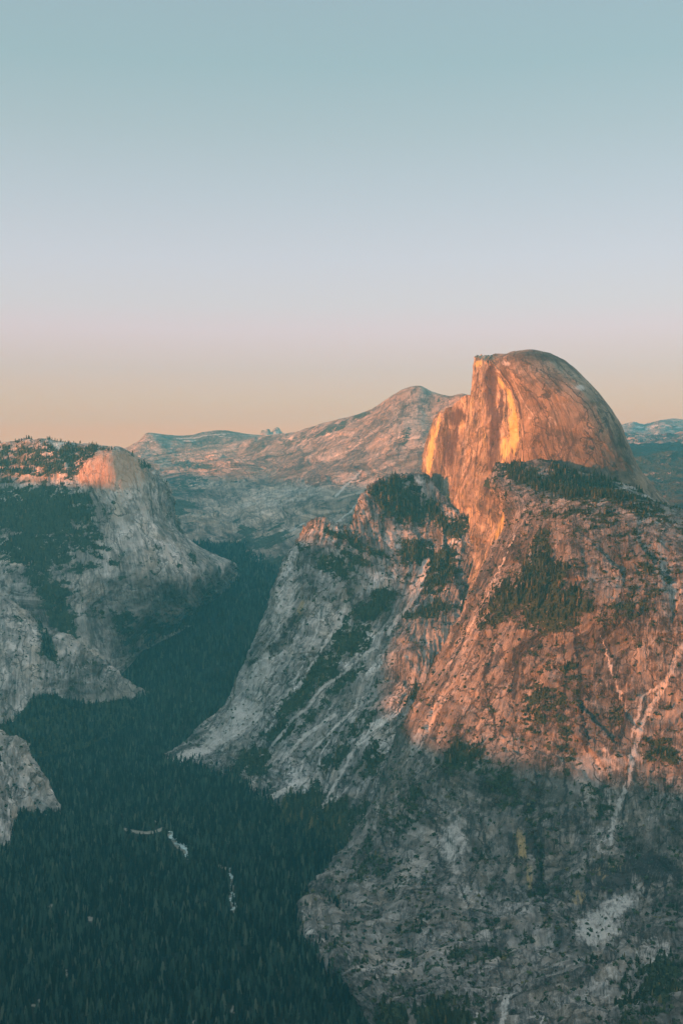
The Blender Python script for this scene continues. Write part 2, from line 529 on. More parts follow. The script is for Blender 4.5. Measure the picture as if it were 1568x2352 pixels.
M_NEAR = rock_material('granite slope', unit=0.8, bump=0.9, lo=(0.036, 0.035, 0.033), hi=(0.27, 0.25, 0.23), dark=(0.022, 0.023, 0.026))
M_CENT = rock_material('granite buttress', unit=1.0, bump=0.9, lo=(0.05, 0.05, 0.049), hi=(0.44, 0.42, 0.40), palec=(0.62, 0.59, 0.55))
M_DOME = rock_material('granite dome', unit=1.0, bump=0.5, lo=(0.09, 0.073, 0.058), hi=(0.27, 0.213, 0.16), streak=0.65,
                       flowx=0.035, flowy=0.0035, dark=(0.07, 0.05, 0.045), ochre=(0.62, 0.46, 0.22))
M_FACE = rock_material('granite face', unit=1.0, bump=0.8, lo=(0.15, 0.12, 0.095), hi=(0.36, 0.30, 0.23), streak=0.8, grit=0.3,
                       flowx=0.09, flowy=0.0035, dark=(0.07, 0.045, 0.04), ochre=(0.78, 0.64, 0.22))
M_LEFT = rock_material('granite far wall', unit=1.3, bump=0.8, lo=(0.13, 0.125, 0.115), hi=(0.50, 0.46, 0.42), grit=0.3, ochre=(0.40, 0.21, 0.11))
M_FAR = rock_material('distant granite', unit=2.4, bump=0.8, lo=(0.11, 0.088, 0.074), hi=(0.38, 0.30, 0.245), grit=0.2, vegn=2.0, veg=(0.05, 0.06, 0.045))
M_FLOOR = rock_material('forest floor', unit=0.7, bump=0.5, lo=(0.05, 0.055, 0.045), hi=(0.11, 0.11, 0.09), veg=(0.012, 0.018, 0.012), palec=(0.30, 0.29, 0.25))
M_PINE = foliage_material('pine needles', (0.001, 0.003, 0.002), (0.040, 0.072, 0.050))
M_PINE2 = foliage_material('slope pine needles', (0.018, 0.024, 0.012), (0.070, 0.078, 0.034))
M_BUSH = foliage_material('shrub leaves', (0.022, 0.036, 0.016), (0.070, 0.085, 0.036), unit=0.6)
M_BARK = foliage_material('bark', (0.05, 0.035, 0.025), (0.12, 0.085, 0.06), unit=0.2)


def R(*pts):
    a = np.array(pts, float)
    return P(a[:, 0], a[:, 1], a[:, 2])


def behind(row, dy, dz, dx=0.0):
    r = row.copy(); r[:, 1] += dy; r[:, 2] += dz; r[:, 0] += dx
    return r


SCATTER = []     # (loft, kind) for the trees

# ================================================================== GRANITE DOME
dome_rows = [
    R((1105, 822, 4800), (1094, 814, 4700), (1100, 813, 4640), (1120, 813, 4600), (1140, 812, 4560), (1158, 811, 4500), (1170, 806, 4480), (1190, 802, 4450), (1210, 800, 4430), (1235, 802, 4420), (1250, 805, 4430), (1262, 808, 4450), (1258, 812, 4560), (1200, 815, 4800)),
    R((1105, 835, 4850), (1088, 822, 4640), (1095, 821, 4560), (1108, 822, 4510), (1120, 823, 4470), (1130, 825, 4430), (1142, 824, 4400), (1170, 820, 4330), (1205, 817, 4290), (1245, 818, 4290), (1278, 822, 4320), (1300, 828, 4380), (1298, 838, 4530), (1200, 850, 4950)),
    R((1105, 860, 4900), (1085, 846, 4610), (1094, 846, 4500), (1110, 847, 4450), (1128, 848, 4400), (1142, 849, 4330), (1150, 850, 4310), (1180, 850, 4230), (1215, 848, 4190), (1260, 847, 4180), (1305, 849, 4210), (1334, 857, 4300), (1334, 870, 4480), (1200, 890, 5050)),
    R((1100, 900, 4950), (1079, 900, 4580), (1090, 901, 4460), (1108, 902, 4380), (1145, 903, 4310), (1178, 904, 4210), (1186, 905, 4190), (1215, 903, 4130), (1255, 900, 4090), (1305, 898, 4080), (1350, 898, 4130), (1377, 906, 4230), (1376, 922, 4430), (1200, 940, 5100)),
    R((1095, 960, 5000), (1072, 960, 4560), (1085, 960, 4430), (1107, 960, 4340), (1140, 960, 4260), (1190, 960, 4150), (1199, 961, 4130), (1235, 960, 4075), (1285, 960, 4040), (1340, 958, 4035), (1390, 956, 4080), (1418, 963, 4180), (1416, 985, 4400), (1200, 1000, 5150)),
    R((1090, 1015, 5000), (1066, 1015, 4540), (1080, 1015, 4400), (1102, 1015, 4310), (1140, 1015, 4235), (1194, 1015, 4125), (1203, 1016, 4110), (1245, 1015, 4050), (1300, 1015, 4015), (1360, 1015, 4010), (1415, 1012, 4055), (1441, 1017, 4160), (1438, 1040, 4370), (1200, 1060, 5150)),
    R((1085, 1070, 5000), (1058, 1070, 4520), (1075, 1070, 4370), (1098, 1070, 4290), (1137, 1070, 4215), (1194, 1070, 4105), (1205, 1070, 4095), (1255, 1070, 4030), (1315, 1070, 3995), (1380, 1070, 3990), (1436, 1066, 4035), (1466, 1072, 4140), (1463, 1095, 4350), (1200, 1120, 5150)),
    R((1080, 1130, 5000), (1046, 1130, 4500), (1065, 1130, 4340), (1090, 1130, 4260), (1120, 1130, 4190), (1165, 1130, 4095), (1205, 1130, 4080), (1260, 1130, 4010), (1325, 1130, 3975), (1400, 1130, 3965), (1470, 1126, 4010), (1507, 1126, 4120), (1505, 1150, 4330), (1200, 1180, 5150)),
    R((1080, 1190, 4950), (1045, 1190, 4470), (1064, 1192, 4310), (1088, 1192, 4230), (1116, 1192, 4150), (1160, 1192, 4060), (1205, 1190, 4050), (1265, 1190, 3990), (1335, 1190, 3955), (1420, 1190, 3945), (1498, 1180, 3990), (1540, 1172, 4100), (1540, 1200, 4300), (1200, 1240, 5100)),
    R((1070, 1270, 4850), (1030, 1270, 4400), (1050, 1275, 4240), (1075, 1278, 4150), (1105, 1280, 4060), (1140, 1280, 3970), (1205, 1270, 3990), (1265, 1270, 3960), (1335, 1270, 3940), (1420, 1270, 3930), (1500, 1260, 3970), (1545, 1240, 4080), (1550, 1260, 4280), (1200, 1300, 5100)),
    R((1050, 1370, 4700), (1005, 1370, 4280), (1025, 1375, 4120), (1050, 1378, 4020), (1080, 1380, 3920), (1110, 1390, 3830), (1205, 1370, 3900), (1265, 1370, 3900), (1335, 1370, 3900), (1420, 1370, 3900), (1500, 1360, 3930), (1560, 1340, 4050), (1570, 1360, 4250), (1200, 1400, 5050)),
    R((1020, 1480, 4500), (960, 1480, 4120), (985, 1490, 3960), (1015, 1495, 3860), (1045, 1500, 3760), (1080, 1510, 3680), (1205, 1480, 3800), (1265, 1480, 3820), (1335, 1480, 3840), (1420, 1480, 3850), (1500, 1470, 3900), (1570, 1440, 4000), (1580, 1460, 4200), (1200, 1500, 5000)),
]
_d = np.array(dome_rows)
for k_, (j_, dd) in enumerate(((9, -12), (10, -35), (11, -62))):
    f_ = 1 + dd / _d[3:, j_, 1]
    _d[3:, j_] *= f_[:, None]
dome = Loft(_d, (3.4, 2.9))
px, py = dome.px()
# the split between the sheer face and the rounded flank, and the dome's own relief
edge_x = np.interp(py, [810, 825, 849, 880, 904, 960, 1015, 1070, 1130, 1190, 1280, 1400], [1130, 1136, 1146, 1168, 1182, 1195, 1199, 1200, 1170, 1165, 1145, 1115])
isface = 1 - sstep(-3, 3, px - edge_x)
df = rock_disp(dome, (200, 3), (40, 900, 6), (60, 30, 0.5), (20, 3.0), (9, 1.0), 4.1)
df = df + 2.2 * fbm(dome.S / 13, dome.T / 420, 0 * dome.S + 5, 2, 0.6, True)
tf = dome.tone
dr = rock_disp(dome, (260, 6), (90, 500, 2.0), (140, 40, 0.4), (60, 1.2), (16, 0.5), 9.2)
dome.tone = tf * isface + (0.5 + (dome.tone - 0.5) * 0.45) * (1 - isface)
dome.disp(df * isface + dr * (1 - isface))
px, py = dome.px()
isface = 1 - sstep(-3, 3, px - edge_x)
n_f = fbm(px / 9, py / 90, 0 * px, 4)
darkm = blobs(px, py, [(1128, 900, 15, 70, 4), (1135, 985, 14, 70, 2), (1122, 860, 10, 30, 20), (1150, 930, 6, 50, 3, .8), (1130, 1060, 14, 40, 0, .7), (1092, 905, 6, 60, 4, .5),
                        (1045, 1100, 6, 60, 8, .4), (1120, 1115, 8, 22, 10, .8), (1110, 1170, 6, 40, 14, .5)], 5, 20) * isface
darkm = np.maximum(darkm, strokes(px, py, [([(1320, 1010), (1308, 1030), (1303, 1055), (1300, 1075)], 4), ([(1268, 1020), (1280, 1045), (1292, 1070)], 3),
                                            ([(1225, 1035), (1240, 1062)], 3), ([(1298, 985), (1304, 1000)], 3), ([(1225, 975), (1250, 985), (1262, 1000)], 2.2),
                                            ([(1388, 960), (1400, 990), (1412, 1030)], 5), ([(1150, 850), (1172, 885), (1190, 925), (1196, 960)], 3),
                                            ([(1215, 900), (1240, 930), (1262, 975), (1270, 1010)], 1.6), ([(1240, 850), (1295, 880), (1350, 930), (1385, 985)], 1.8), ([(1340, 985), (1362, 1020), (1372, 1060)], 1.8),
                                            ([(1300, 1010), (1285, 1045)], 2), ([(1350, 940), (1325, 975), (1320, 1005)], 1.6), ([(1230, 1000), (1248, 1030), (1262, 1062)], 2.2)], 4, 14) * 0.9)
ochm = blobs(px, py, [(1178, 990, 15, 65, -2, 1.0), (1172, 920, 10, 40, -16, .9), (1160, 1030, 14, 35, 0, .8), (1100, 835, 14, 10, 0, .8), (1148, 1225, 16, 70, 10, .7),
                       (1135, 1300, 14, 60, 20, .55), (1082, 940, 7, 60, 5, .55), (1150, 880, 8, 20, -30, .8)], 6, 18) * isface  # gold patches paint the sunlit glow into the face colour
palem = blobs(px, py, [(1330, 890, 14, 8, 0, .8), (1285, 925, 12, 8, 0, .6), (1255, 855, 20, 6, 0, .5), (1160, 835, 14, 8, 20, .7), (1215, 960, 9, 3, 0, .5),
                        (1262, 970, 5, 12, 0, .6)], 5, 16) * (1 - isface)
palem += strokes(px, py, [([(1175, 870), (1205, 930), (1225, 955)], 2), ([(1253, 962), (1262, 957), (1272, 964), (1276, 978)], 1.8), ([(1080, 920), (1070, 1010), (1062, 1090)], 5)], 2, 12) * 0.6
streakd = np.clip(n_f * 1.6, 0, 1) * isface * 0.45
vegd = blobs(px, py, [(1120, 1110, 9, 14, 0, .9), (1095, 1350, 30, 30, 0, .5)], 6, 14) * isface
dome.mask[..., 0] = vegd
dome.mask[..., 1] = palem
dome.mask[..., 2] = np.clip(darkm + streakd, 0, 1)
dome.mask[..., 3] = np.maximum(ochm, isface * (0.34 + 0.2 * fbm(px / 14, py / 80, 0 * px + 9, 3)) * (1 - darkm))  # gold base tint over the whole face, painted sunlight colour

# lower wall running back from the face
wall_rows = [
    R((1100, 905, 4560), (1072, 910, 4600), (1050, 928, 4700), (1030, 940, 4790), (1012, 948, 4870), (1002, 960, 4930), (1004, 975, 5060), (1040, 985, 5300)),
    R((1100, 960, 4540), (1072, 960, 4570), (1048, 965, 4670), (1026, 968, 4760), (1008, 970, 4840), (994, 985, 4900), (998, 1000, 5060), (1040, 1005, 5350)),
    R((1100, 1020, 4520), (1066, 1020, 4550), (1042, 1020, 4650), (1020, 1020, 4740), (1000, 1020, 4820), (983, 1025, 4880), (988, 1040, 5060), (1040, 1050, 5400)),
    R((1100, 1080, 4490), (1060, 1080, 4520), (1038, 1080, 4620), (1014, 1080, 4710), (994, 1080, 4790), (975, 1075, 4850), (982, 1095, 5060), (1040, 1100, 5400)),
    R((1100, 1140, 4450), (1054, 1140, 4490), (1034, 1140, 4570), (1012, 1140, 4660), (994, 1135, 4740), (977, 1130, 4800), (985, 1150, 5000), (1040, 1160, 5350)),
    R((1100, 1220, 4350), (1054, 1220, 4400), (1030, 1220, 4480), (1008, 1220, 4570), (990, 1215, 4660), (970, 1210, 4720), (980, 1230, 4900), (1040, 1240, 5300)),
]
wallL = Loft(wall_rows, (3.6, 3.4))
px, py = wallL.px()
wallL.disp(rock_disp(wallL, (130, 8), (34, 700, 6), (60, 28, 0.5), (20, 4), (10, 1.2), 14.1) + 2.2 * fbm(wallL.S / 13, wallL.T / 420, 0 * wallL.S + 5, 2, 0.6, True))
px, py = wallL.px()
wallL.mask[..., 2] = np.clip(blobs(px, py, [(1050, 960, 26, 26, -20, .9), (1030, 1040, 16, 60, 6, .7), (1012, 990, 8, 20, 0, .5), (1045, 1010, 10, 40, 5, .7), (1000, 1110, 10, 50, 0, .4)], 8, 20)
                              + np.clip(fbm(px / 7, py / 60, 0 * px + 4, 4) * 1.8, 0, 1) * 0.5, 0, 1)
wallL.mask[..., 3] = blobs(px, py, [(988, 1040, 10, 70, 8, 1.0), (1004, 980, 6, 30, 10, .9), (980, 1100, 7, 40, 0, .8), (1060, 975, 8, 20, 0, .6), (1020, 1150, 14, 26, 30, .5)], 5, 16)
wallL.mask[..., 1] = blobs(px, py, [(1066, 1050, 10, 110, 4, .6), (1050, 1160, 20, 40, 0, .4)], 5, 16)
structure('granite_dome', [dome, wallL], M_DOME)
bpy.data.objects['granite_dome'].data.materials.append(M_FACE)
_me = bpy.data.objects['granite_dome'].data
_nf = len(_me.polygons)
pc = isf = None
_nv, _nu = dome.V.shape[:2]
pxd, pyd = dome.px()
edge_x = np.interp(pyd, [810, 825, 849, 880, 904, 960, 1015, 1070, 1130, 1190, 1280, 1400], [1130, 1136, 1146, 1168, 1182, 1195, 1199, 1200, 1170, 1165, 1145, 1115])
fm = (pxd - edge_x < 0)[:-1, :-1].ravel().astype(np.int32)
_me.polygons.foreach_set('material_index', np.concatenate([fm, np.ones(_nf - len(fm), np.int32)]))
_me.update()

# ================================================================== CENTRAL BUTTRESS AND SLOPES
cent_rows = [
    R((700, 1212, 4480), (722, 1191, 4400), (745, 1188, 4380), (775, 1199, 4380), (800, 1206, 4400), (830, 1160, 4450), (868, 1110, 4540), (920, 1097, 4620), (972, 1088, 4680), (1002, 1135, 4580), (1040, 1178, 4430), (1082, 1202, 4290), (1115, 1230, 4200)),
    R((688, 1245, 4470), (705, 1240, 4330), (735, 1240, 4300), (775, 1248, 4290), (815, 1262, 4280), (848, 1240, 4310), (880, 1225, 4350), (930, 1215, 4390), (972, 1205, 4410), (1005, 1212, 4370), (1038, 1228, 4310), (1068, 1242, 4230), (1095, 1262, 4160)),
    R((655, 1310, 4430), (680, 1315, 4260), (720, 1320, 4200), (770, 1330, 4160), (820, 1345, 4130), (860, 1345, 4130), (895, 1340, 4140), (935, 1330, 4150), (970, 1320, 4160), (1000, 1320, 4140), (1022, 1332, 4100), (1040, 1348, 4050), (1065, 1368, 4000)),
    R((615, 1400, 4400), (640, 1410, 4200), (680, 1420, 4110), (735, 1430, 4040), (790, 1440, 4000), (830, 1445, 3980), (865, 1450, 3960), (900, 1440, 3950), (935, 1430, 3940), (965, 1425, 3920), (995, 1425, 3890), (1022, 1432, 3850), (1052, 1450, 3810)),
    R((585, 1480, 4380), (605, 1490, 4180), (645, 1500, 4060), (700, 1510, 3970), (755, 1520, 3910), (800, 1525, 3870), (835, 1525, 3840), (865, 1515, 3800), (900, 1505, 3760), (940, 1500, 3720), (980, 1505, 3690), (1015, 1525, 3660), (1050, 1555, 3630)),
    R((555, 1560, 4370), (570, 1580, 4190), (605, 1590, 4040), (650, 1600, 3930), (700, 1610, 3850), (745, 1615, 3790), (790, 1615, 3730), (830, 1610, 3660), (870, 1605, 3600), (915, 1605, 3550), (955, 1610, 3520), (995, 1640, 3490), (1030, 1680, 3460)),
    R((515, 1630, 4340), (530, 1650, 4200), (560, 1665, 4050), (605, 1680, 3920), (650, 1690, 3820), (700, 1700, 3730), (745, 1700, 3640), (790, 1695, 3560), (830, 1690, 3500), (870, 1690, 3440), (910, 1700, 3400), (950, 1740, 3360), (990, 1800, 3310)),
    R((450, 1692, 4320), (470, 1710, 4220), (500, 1730, 4090), (560, 1745, 3950), (610, 1765, 3820), (660, 1785, 3690), (700, 1800, 3590), (745, 1800, 3500), (780, 1795, 3430), (815, 1800, 3360), (850, 1820, 3290), (890, 1880, 3180), (940, 1960, 3080)),
    R((372, 1742, 4290), (385, 1754, 4190), (450, 1768, 4070), (530, 1790, 3920), (590, 1820, 3740), (630, 1860, 3530), (670, 1900, 3360), (710, 1925, 3270), (740, 1940, 3200), (760, 1965, 3120), (780, 2010, 2980), (800, 2080, 2780), (820, 2160, 2620)),
    R((340, 1770, 4250), (370, 1785, 4150), (440, 1810, 4000), (520, 1840, 3830), (580, 1880, 3600), (625, 1930, 3380), (665, 1970, 3220), (705, 1995, 3120), (740, 2010, 3050), (770, 2040, 2960), (800, 2090, 2820), (830, 2160, 2650), (850, 2240, 2500)),
]
back0 = behind(cent_rows[0], 260, -140); back0[8:, 1] -= 150; back0[8:, 2] += 60
cent_rows = [back0] + cent_rows
C = np.array(cent_rows)
lc = C[:, 0] + np.array([190, 330, -30])          # the buttress turns back on its left
C = np.concatenate([lc[:, None], C], 1)
cent = Loft(C, (3.6, 3.8))
cent.disp(rock_disp(cent, (260, 26), (75, 620, 10), (100, 26, 1.5), (42, 6), (14, 1.6), 2.5))
px, py = cent.px()
TAL = [([(975, 1290), (965, 1350), (935, 1395), (905, 1430), (890, 1455)], 7), ([(858, 1487), (813, 1524), (768, 1562), (738, 1581), (711, 1618), (674, 1652), (625, 1712)], 4.5),
       ([(787, 1415), (753, 1468), (723, 1517), (689, 1569)], 4), ([(869, 1663), (813, 1715), (791, 1764), (742, 1850), (715, 1878)], 5),
       ([(735, 1400), (728, 1450), (690, 1540), (660, 1590)], 3), ([(770, 1640), (700, 1690), (650, 1745)], 6), ([(820, 1620), (760, 1680), (700, 1740), (680, 1790)], 4),
       ([(700, 1790), (660, 1812), (625, 1830)], 9), ([(760, 1840), (720, 1870)], 11), ([(600, 1640), (540, 1690), (470, 1725), (400, 1750)], 9)]
pale = strokes(px, py, [(a_, w_ * 0.9) for a_, w_ in TAL], 6, 12) * (0.85 + 0.4 * fbm(px / 14, py / 14, 0 * px + 3, 3))
pale = np.maximum(pale, blobs(px, py, [(650, 1400, 26, 120, 18, .75), (600, 1540, 30, 70, 25, .85), (560, 1640, 50, 40, -35, .95), (510, 1690, 60, 24, -25, 1.0), (440, 1730, 50, 14, -15, 1.0),
                                        (700, 1450, 16, 60, 20, .5), (860, 1320, 26, 30, 20, .35), (640, 1740, 40, 14, -30, .5)], 10, 30))
VEGC = [(920, 1150, 55, 42, -10, 1.0), (890, 1120, 40, 20, -10, .9), (960, 1190, 30, 22, 30, .8), (1048, 1215, 36, 24, -35, 1.0), (1000, 1180, 20, 40, -35, .8), (1020, 1290, 34, 44, 20, .95), (960, 1270, 44, 30, 0, .9),
        (800, 1240, 60, 12, 18, .8), (860, 1268, 50, 10, 18, .7), (770, 1300, 60, 22, 12, .75), (820, 1285, 50, 12, 30, .6), (700, 1255, 20, 6, 0, .6), (880, 1370, 30, 16, 0, .9), (850, 1400, 60, 26, -25, .7),
        (800, 1470, 60, 40, -40, .75), (740, 1540, 60, 26, -45, .8), (680, 1610, 60, 22, -45, .85), (640, 1680, 50, 24, -40, .9), (590, 1750, 60, 30, -10, .9), (720, 1640, 50, 16, -45, .6),
        (790, 1570, 60, 14, -42, .6), (1000, 1330, 30, 50, 25, .8), (1000, 1400, 40, 16, -10, .8), (950, 1415, 40, 14, -20, .7), (960, 1590, 26, 14, -50, .9), (930, 1600, 14, 20, 0, .8),
        (830, 1660, 60, 20, -40, .6), (770, 1740, 50, 20, -45, .6), (850, 1740, 30, 50, 20, .6), (700, 1850, 70, 40, -35, .9), (650, 1900, 80, 40, -35, 1.0), (760, 1920, 40, 60, 20, .95), (820, 1890, 30, 50, 30, .6)]
nz = fbm(cent.V[..., 0] / 90, cent.V[..., 1] / 90, cent.V[..., 2] / 60, 4)
veg = blobs(px, py, VEGC, 16, 30)
nz3 = fbm(cent.V[..., 0] / 34, cent.V[..., 1] / 34, cent.V[..., 2] / 16, 4, 0.6)
veg = np.clip(veg * 0.9 + nz * 0.5 + nz3 * 0.8 + 0.13 - pale * 1.0, 0, 1)
veg = np.where((px > 870) & (py > 1420) & (py < 1720), np.minimum(veg, 0.35 + 0.6 * blobs(px, py, [(960, 1595, 26, 16, -50), (1000, 1400, 50, 16, -10)], 8, 20)), veg)
cent.mask[..., 0] = np.maximum(veg, sstep(1830, 1900, py + 0.35 * (px - 700)) * (px < 800))
cent.mask[..., 1] = pale
cent.mask[..., 2] = np.clip(fbm(px / 30, py / 30, 0 * px + 1.1, 3) * 0.8, 0, 1) * 0.5
cent.mask[..., 3] = blobs(px, py, [(690, 1395, 10, 22, 20, .8), (680, 1290, 8, 20, 20, .5), (890, 1560, 14, 8, 0, .6), (830, 1290, 10, 14, 40, .5)], 5, 14)
structure('buttress_slope', [cent], M_CENT)
SCATTER.append((cent, 'cent'))

# ================================================================== NEAR SLOPE UNDER THE DOME
near_rows = [
    R((1140, 1066, 4080), (1170, 1068, 4070), (1200, 1064, 4050), (1245, 1060, 4000), (1300, 1078, 3950), (1350, 1090, 3940), (1400, 1106, 3940), (1450, 1122, 3960), (1510, 1160, 3960), (1568, 1190, 3960), (1700, 1200, 3960)),
    R((1128, 1105, 3980), (1160, 1105, 3880), (1200, 1105, 3830), (1245, 1112, 3790), (1300, 1122, 3760), (1350, 1132, 3740), (1400, 1140, 3740), (1450, 1148, 3740), (1510, 1166, 3740), (1568, 1182, 3740), (1700, 1195, 3740)),
    R((1150, 1150, 3850), (1175, 1150, 3640), (1210, 1150, 3540), (1250, 1148, 3460), (1300, 1146, 3400), (1350, 1146, 3360), (1400, 1147, 3340), (1450, 1150, 3330), (1510, 1162, 3330), (1568, 1176, 3330), (1700, 1195, 3330)),
    R((1163, 1200, 3700), (1185, 1205, 3480), (1220, 1210, 3370), (1260, 1215, 3290), (1300, 1215, 3230), (1350, 1215, 3190), (1400, 1215, 3170), (1450, 1215, 3150), (1510, 1220, 3140), (1568, 1225, 3130), (1700, 1230, 3130)),
    R((1128, 1285, 3620), (1155, 1290, 3400), (1200, 1295, 3270), (1250, 1300, 3180), (1300, 1300, 3120), (1350, 1300, 3080), (1400, 1300, 3050), (1450, 1300, 3030), (1510, 1300, 3010), (1568, 1300, 3000), (1700, 1300, 3000)),
    R((1080, 1385, 3560), (1110, 1390, 3330), (1160, 1400, 3180), (1220, 1400, 3080), (1280, 1400, 3010), (1340, 1400, 2960), (1400, 1400, 2930), (1450, 1400, 2910), (1510, 1400, 2890), (1568, 1400, 2880), (1700, 1400, 2870)),
    R((1035, 1475, 3500), (1060, 1480, 3280), (1115, 1490, 3130), (1180, 1490, 3040), (1250, 1490, 2980), (1320, 1490, 2930), (1385, 1490, 2895), (1450, 1490, 2870), (1510, 1490, 2850), (1568, 1490, 2840), (1700, 1490, 2830)),
    R((970, 1590, 3420), (1000, 1600, 3190), (1060, 1610, 3050), (1140, 1610, 2970), (1220, 1610, 2915), (1300, 1600, 2870), (1375, 1600, 2840), (1445, 1600, 2815), (1510, 1600, 2800), (1568, 1600, 2790), (1700, 1600, 2780)),
    R((905, 1730, 3300), (940, 1735, 3090), (1010, 1740, 2960), (1100, 1740, 2880), (1190, 1730, 2830), (1280, 1730, 2790), (1360, 1730, 2760), (1440, 1730, 2735), (1510, 1730, 2715), (1568, 1730, 2700), (1700, 1730, 2690)),
    R((865, 1860, 3150), (900, 1865, 2970), (970, 1870, 2850), (1060, 1870, 2780), (1160, 1870, 2730), (1260, 1865, 2690), (1350, 1860, 2660), (1435, 1860, 2630), (1505, 1860, 2610), (1568, 1860, 2595), (1700, 1860, 2580)),
    R((790, 1985, 2980), (840, 1990, 2850), (930, 2000, 2730), (1040, 2000, 2660), (1150, 2000, 2610), (1250, 1995, 2570), (1340, 1990, 2540), (1430, 1990, 2510), (1505, 1990, 2490), (1568, 1990, 2475), (1700, 1990, 2460)),
    R((712, 2108, 2585), (760, 2122, 2565), (870, 2130, 2500), (1000, 2130, 2460), (1120, 2125, 2460), (1230, 2120, 2420), (1330, 2120, 2390), (1425, 2120, 2360), (1500, 2120, 2340), (1568, 2120, 2320), (1700, 2120, 2300)),
    R((745, 2190, 2400), (800, 2225, 2300), (900, 2250, 2230), (1010, 2260, 2180), (1130, 2260, 2150), (1240, 2250, 2140), (1340, 2250, 2120), (1425, 2250, 2100), (1500, 2250, 2080), (1568, 2250, 2060), (1700, 2250, 2050)),
    R((835, 2292, 2190), (890, 2330, 2080), (970, 2360, 2010), (1060, 2370, 1960), (1150, 2370, 1940), (1250, 2370, 1930), (1340, 2370, 1910), (1425, 2370, 1890), (1500, 2370, 1870), (1568, 2370, 1850), (1700, 2370, 1840)),
    R((900, 2420, 1960), (950, 2460, 1870), (1020, 2490, 1800), (1100, 2500, 1770), (1180, 2500, 1760), (1270, 2500, 1750), (1350, 2500, 1740), (1430, 2500, 1720), (1500, 2500, 1700), (1568, 2500, 1690), (1700, 2500, 1680)),
]
back0 = behind(near_rows[0], 160, -120)
C = np.array([back0] + near_rows)
lc = C[:, 0] + np.array([120, 330, -30])
lc[-4:] += np.array([60, -150, -60])
rc = C[:, -1] + np.array([850, 250, -120]); rc2 = C[:, -1] + np.array([1500, 1100, -420])
C = np.concatenate([lc[:, None], C], 1)
near = Loft(C, (2.9, 2.9))
near_ext = Loft(np.stack([C[:, -1] + np.array([-12, 6, -4]), rc, rc2], 1), (14, 14))
near_ext.disp(rock_disp(near_ext, (300, 19), (90, 700, 10), (110, 26, 1.5), (60, 6), (30, 3), 6.5))
_, py0 = near.px()
topatt = 0.35 + 0.65 * sstep(1160, 1330, py0)
pxn, pyn = near.px()
GUL = strokes(pxn, pyn, [([(1185, 1810), (1215, 1860), (1232, 1930), (1240, 2000), (1250, 2080), (1262, 2130)], 8), ([(1320, 1450), (1335, 1530), (1335, 1640), (1350, 1720)], 4)], 18, 24)
GUL = GUL * np.clip(0.7 + 0.7 * fbm(pxn / 16, pyn / 30, 0 * pxn, 3), 0, 1)
near.V = near.V - near.N * (GUL * np.where(pyn > 1740, 18, 3))[..., None]
near.V = near.V + near.N * (26 * fbm(near.base[..., 0] / 210, near.base[..., 1] / 210, near.base[..., 2] / 380 + 4.4, 3, 0.5, True) * sstep(1700, 1860, pyn))[..., None]
near.calc_n()
near.disp(rock_disp(near, (300, 19), (90, 700, 10), (110, 26, 1.5), (40, 4.5), (12, 1.6), 6.5) * topatt)
px, py = near.px()
nz = fbm(near.V[..., 0] / 70, near.V[..., 1] / 70, near.V[..., 2] / 45, 4)
VEGN = [(1240, 1330, 60, 80, 0, .95), (1190, 1370, 90, 40, -20, .95), (1260, 1400, 80, 50, 0, 1.0), (1150, 1410, 60, 30, -25, .8), (1300, 1390, 60, 40, 10, .9), (1250, 1250, 30, 40, 0, .6),
        (1200, 1090, 60, 20, 20, .95), (1290, 1115, 90, 22, 12, .95), (1400, 1135, 80, 14, 8, .8), (1330, 1180, 100, 16, 4, .6), (1480, 1175, 70, 12, 8, .6), (1330, 1105, 90, 20, 12, .8),
        (1250, 1500, 26, 60, 5, .5), (1240, 1620, 60, 60, 10, .7), (1300, 1680, 20, 110, -6, .55), (1420, 1410, 60, 24, -15, .7), (1490, 1330, 60, 60, 0, .5), (1520, 1720, 60, 30, 20, .8),
        (1060, 1740, 50, 40, 30, .85), (1110, 1760, 50, 30, 40, .7), (1160, 1800, 26, 60, -20, .6), (1310, 1560, 40, 60, 0, .5), (950, 1830, 40, 24, -30, .7), (920, 1880, 60, 40, -30, .6),
        (1520, 2240, 60, 70, 20, .75), (1450, 2280, 50, 80, 0, .7), (1080, 2200, 120, 20, -10, .5), (1020, 2330, 90, 40, 0, .9), (900, 2330, 50, 40, 20, .9), (1400, 2140, 20, 30, 0, .7),
        (1240, 1990, 14, 120, -8, .5), (850, 1990, 50, 40, -30, .6), (1370, 1850, 60, 40, -20, .4), (1410, 1620, 30, 60, 0, .45), (1500, 1480, 40, 30, 0, .4)]
SOLID = [(1240, 1340, 60, 90, 0), (1190, 1375, 95, 34, -18), (1260, 1410, 76, 44, 0), (1310, 1385, 50, 40, 0), (1200, 1090, 60, 16, 20), (1290, 1118, 90, 20, 10), (1380, 1135, 60, 12, 8),
         (1060, 1735, 34, 30, 30), (1520, 2240, 40, 50, 20), (1030, 2335, 70, 30, 0)]
veg = blobs(px, py, VEGN, 20, 36)
pale = strokes(px, py, [([(1568, 1480), (1520, 1580), (1480, 1650), (1455, 1720), (1440, 1800), (1410, 1880), (1400, 1940)], 8), ([(1520, 1570), (1475, 1600), (1450, 1690)], 5),
                         ([(1380, 1460), (1400, 1530), (1440, 1640)], 3), ([(1180, 1230), (1150, 1300), (1110, 1380), (1070, 1450)], 2.5), ([(1095, 2330), (1090, 2352), (1060, 2380)], 5),
                         ([(1165, 2280), (1150, 2352)], 10), ([(1250, 2330), (1240, 2352)], 3)], 9, 16) * (0.78 + 0.5 * fbm(px / 12, py / 12, 0 * px + 3, 3))
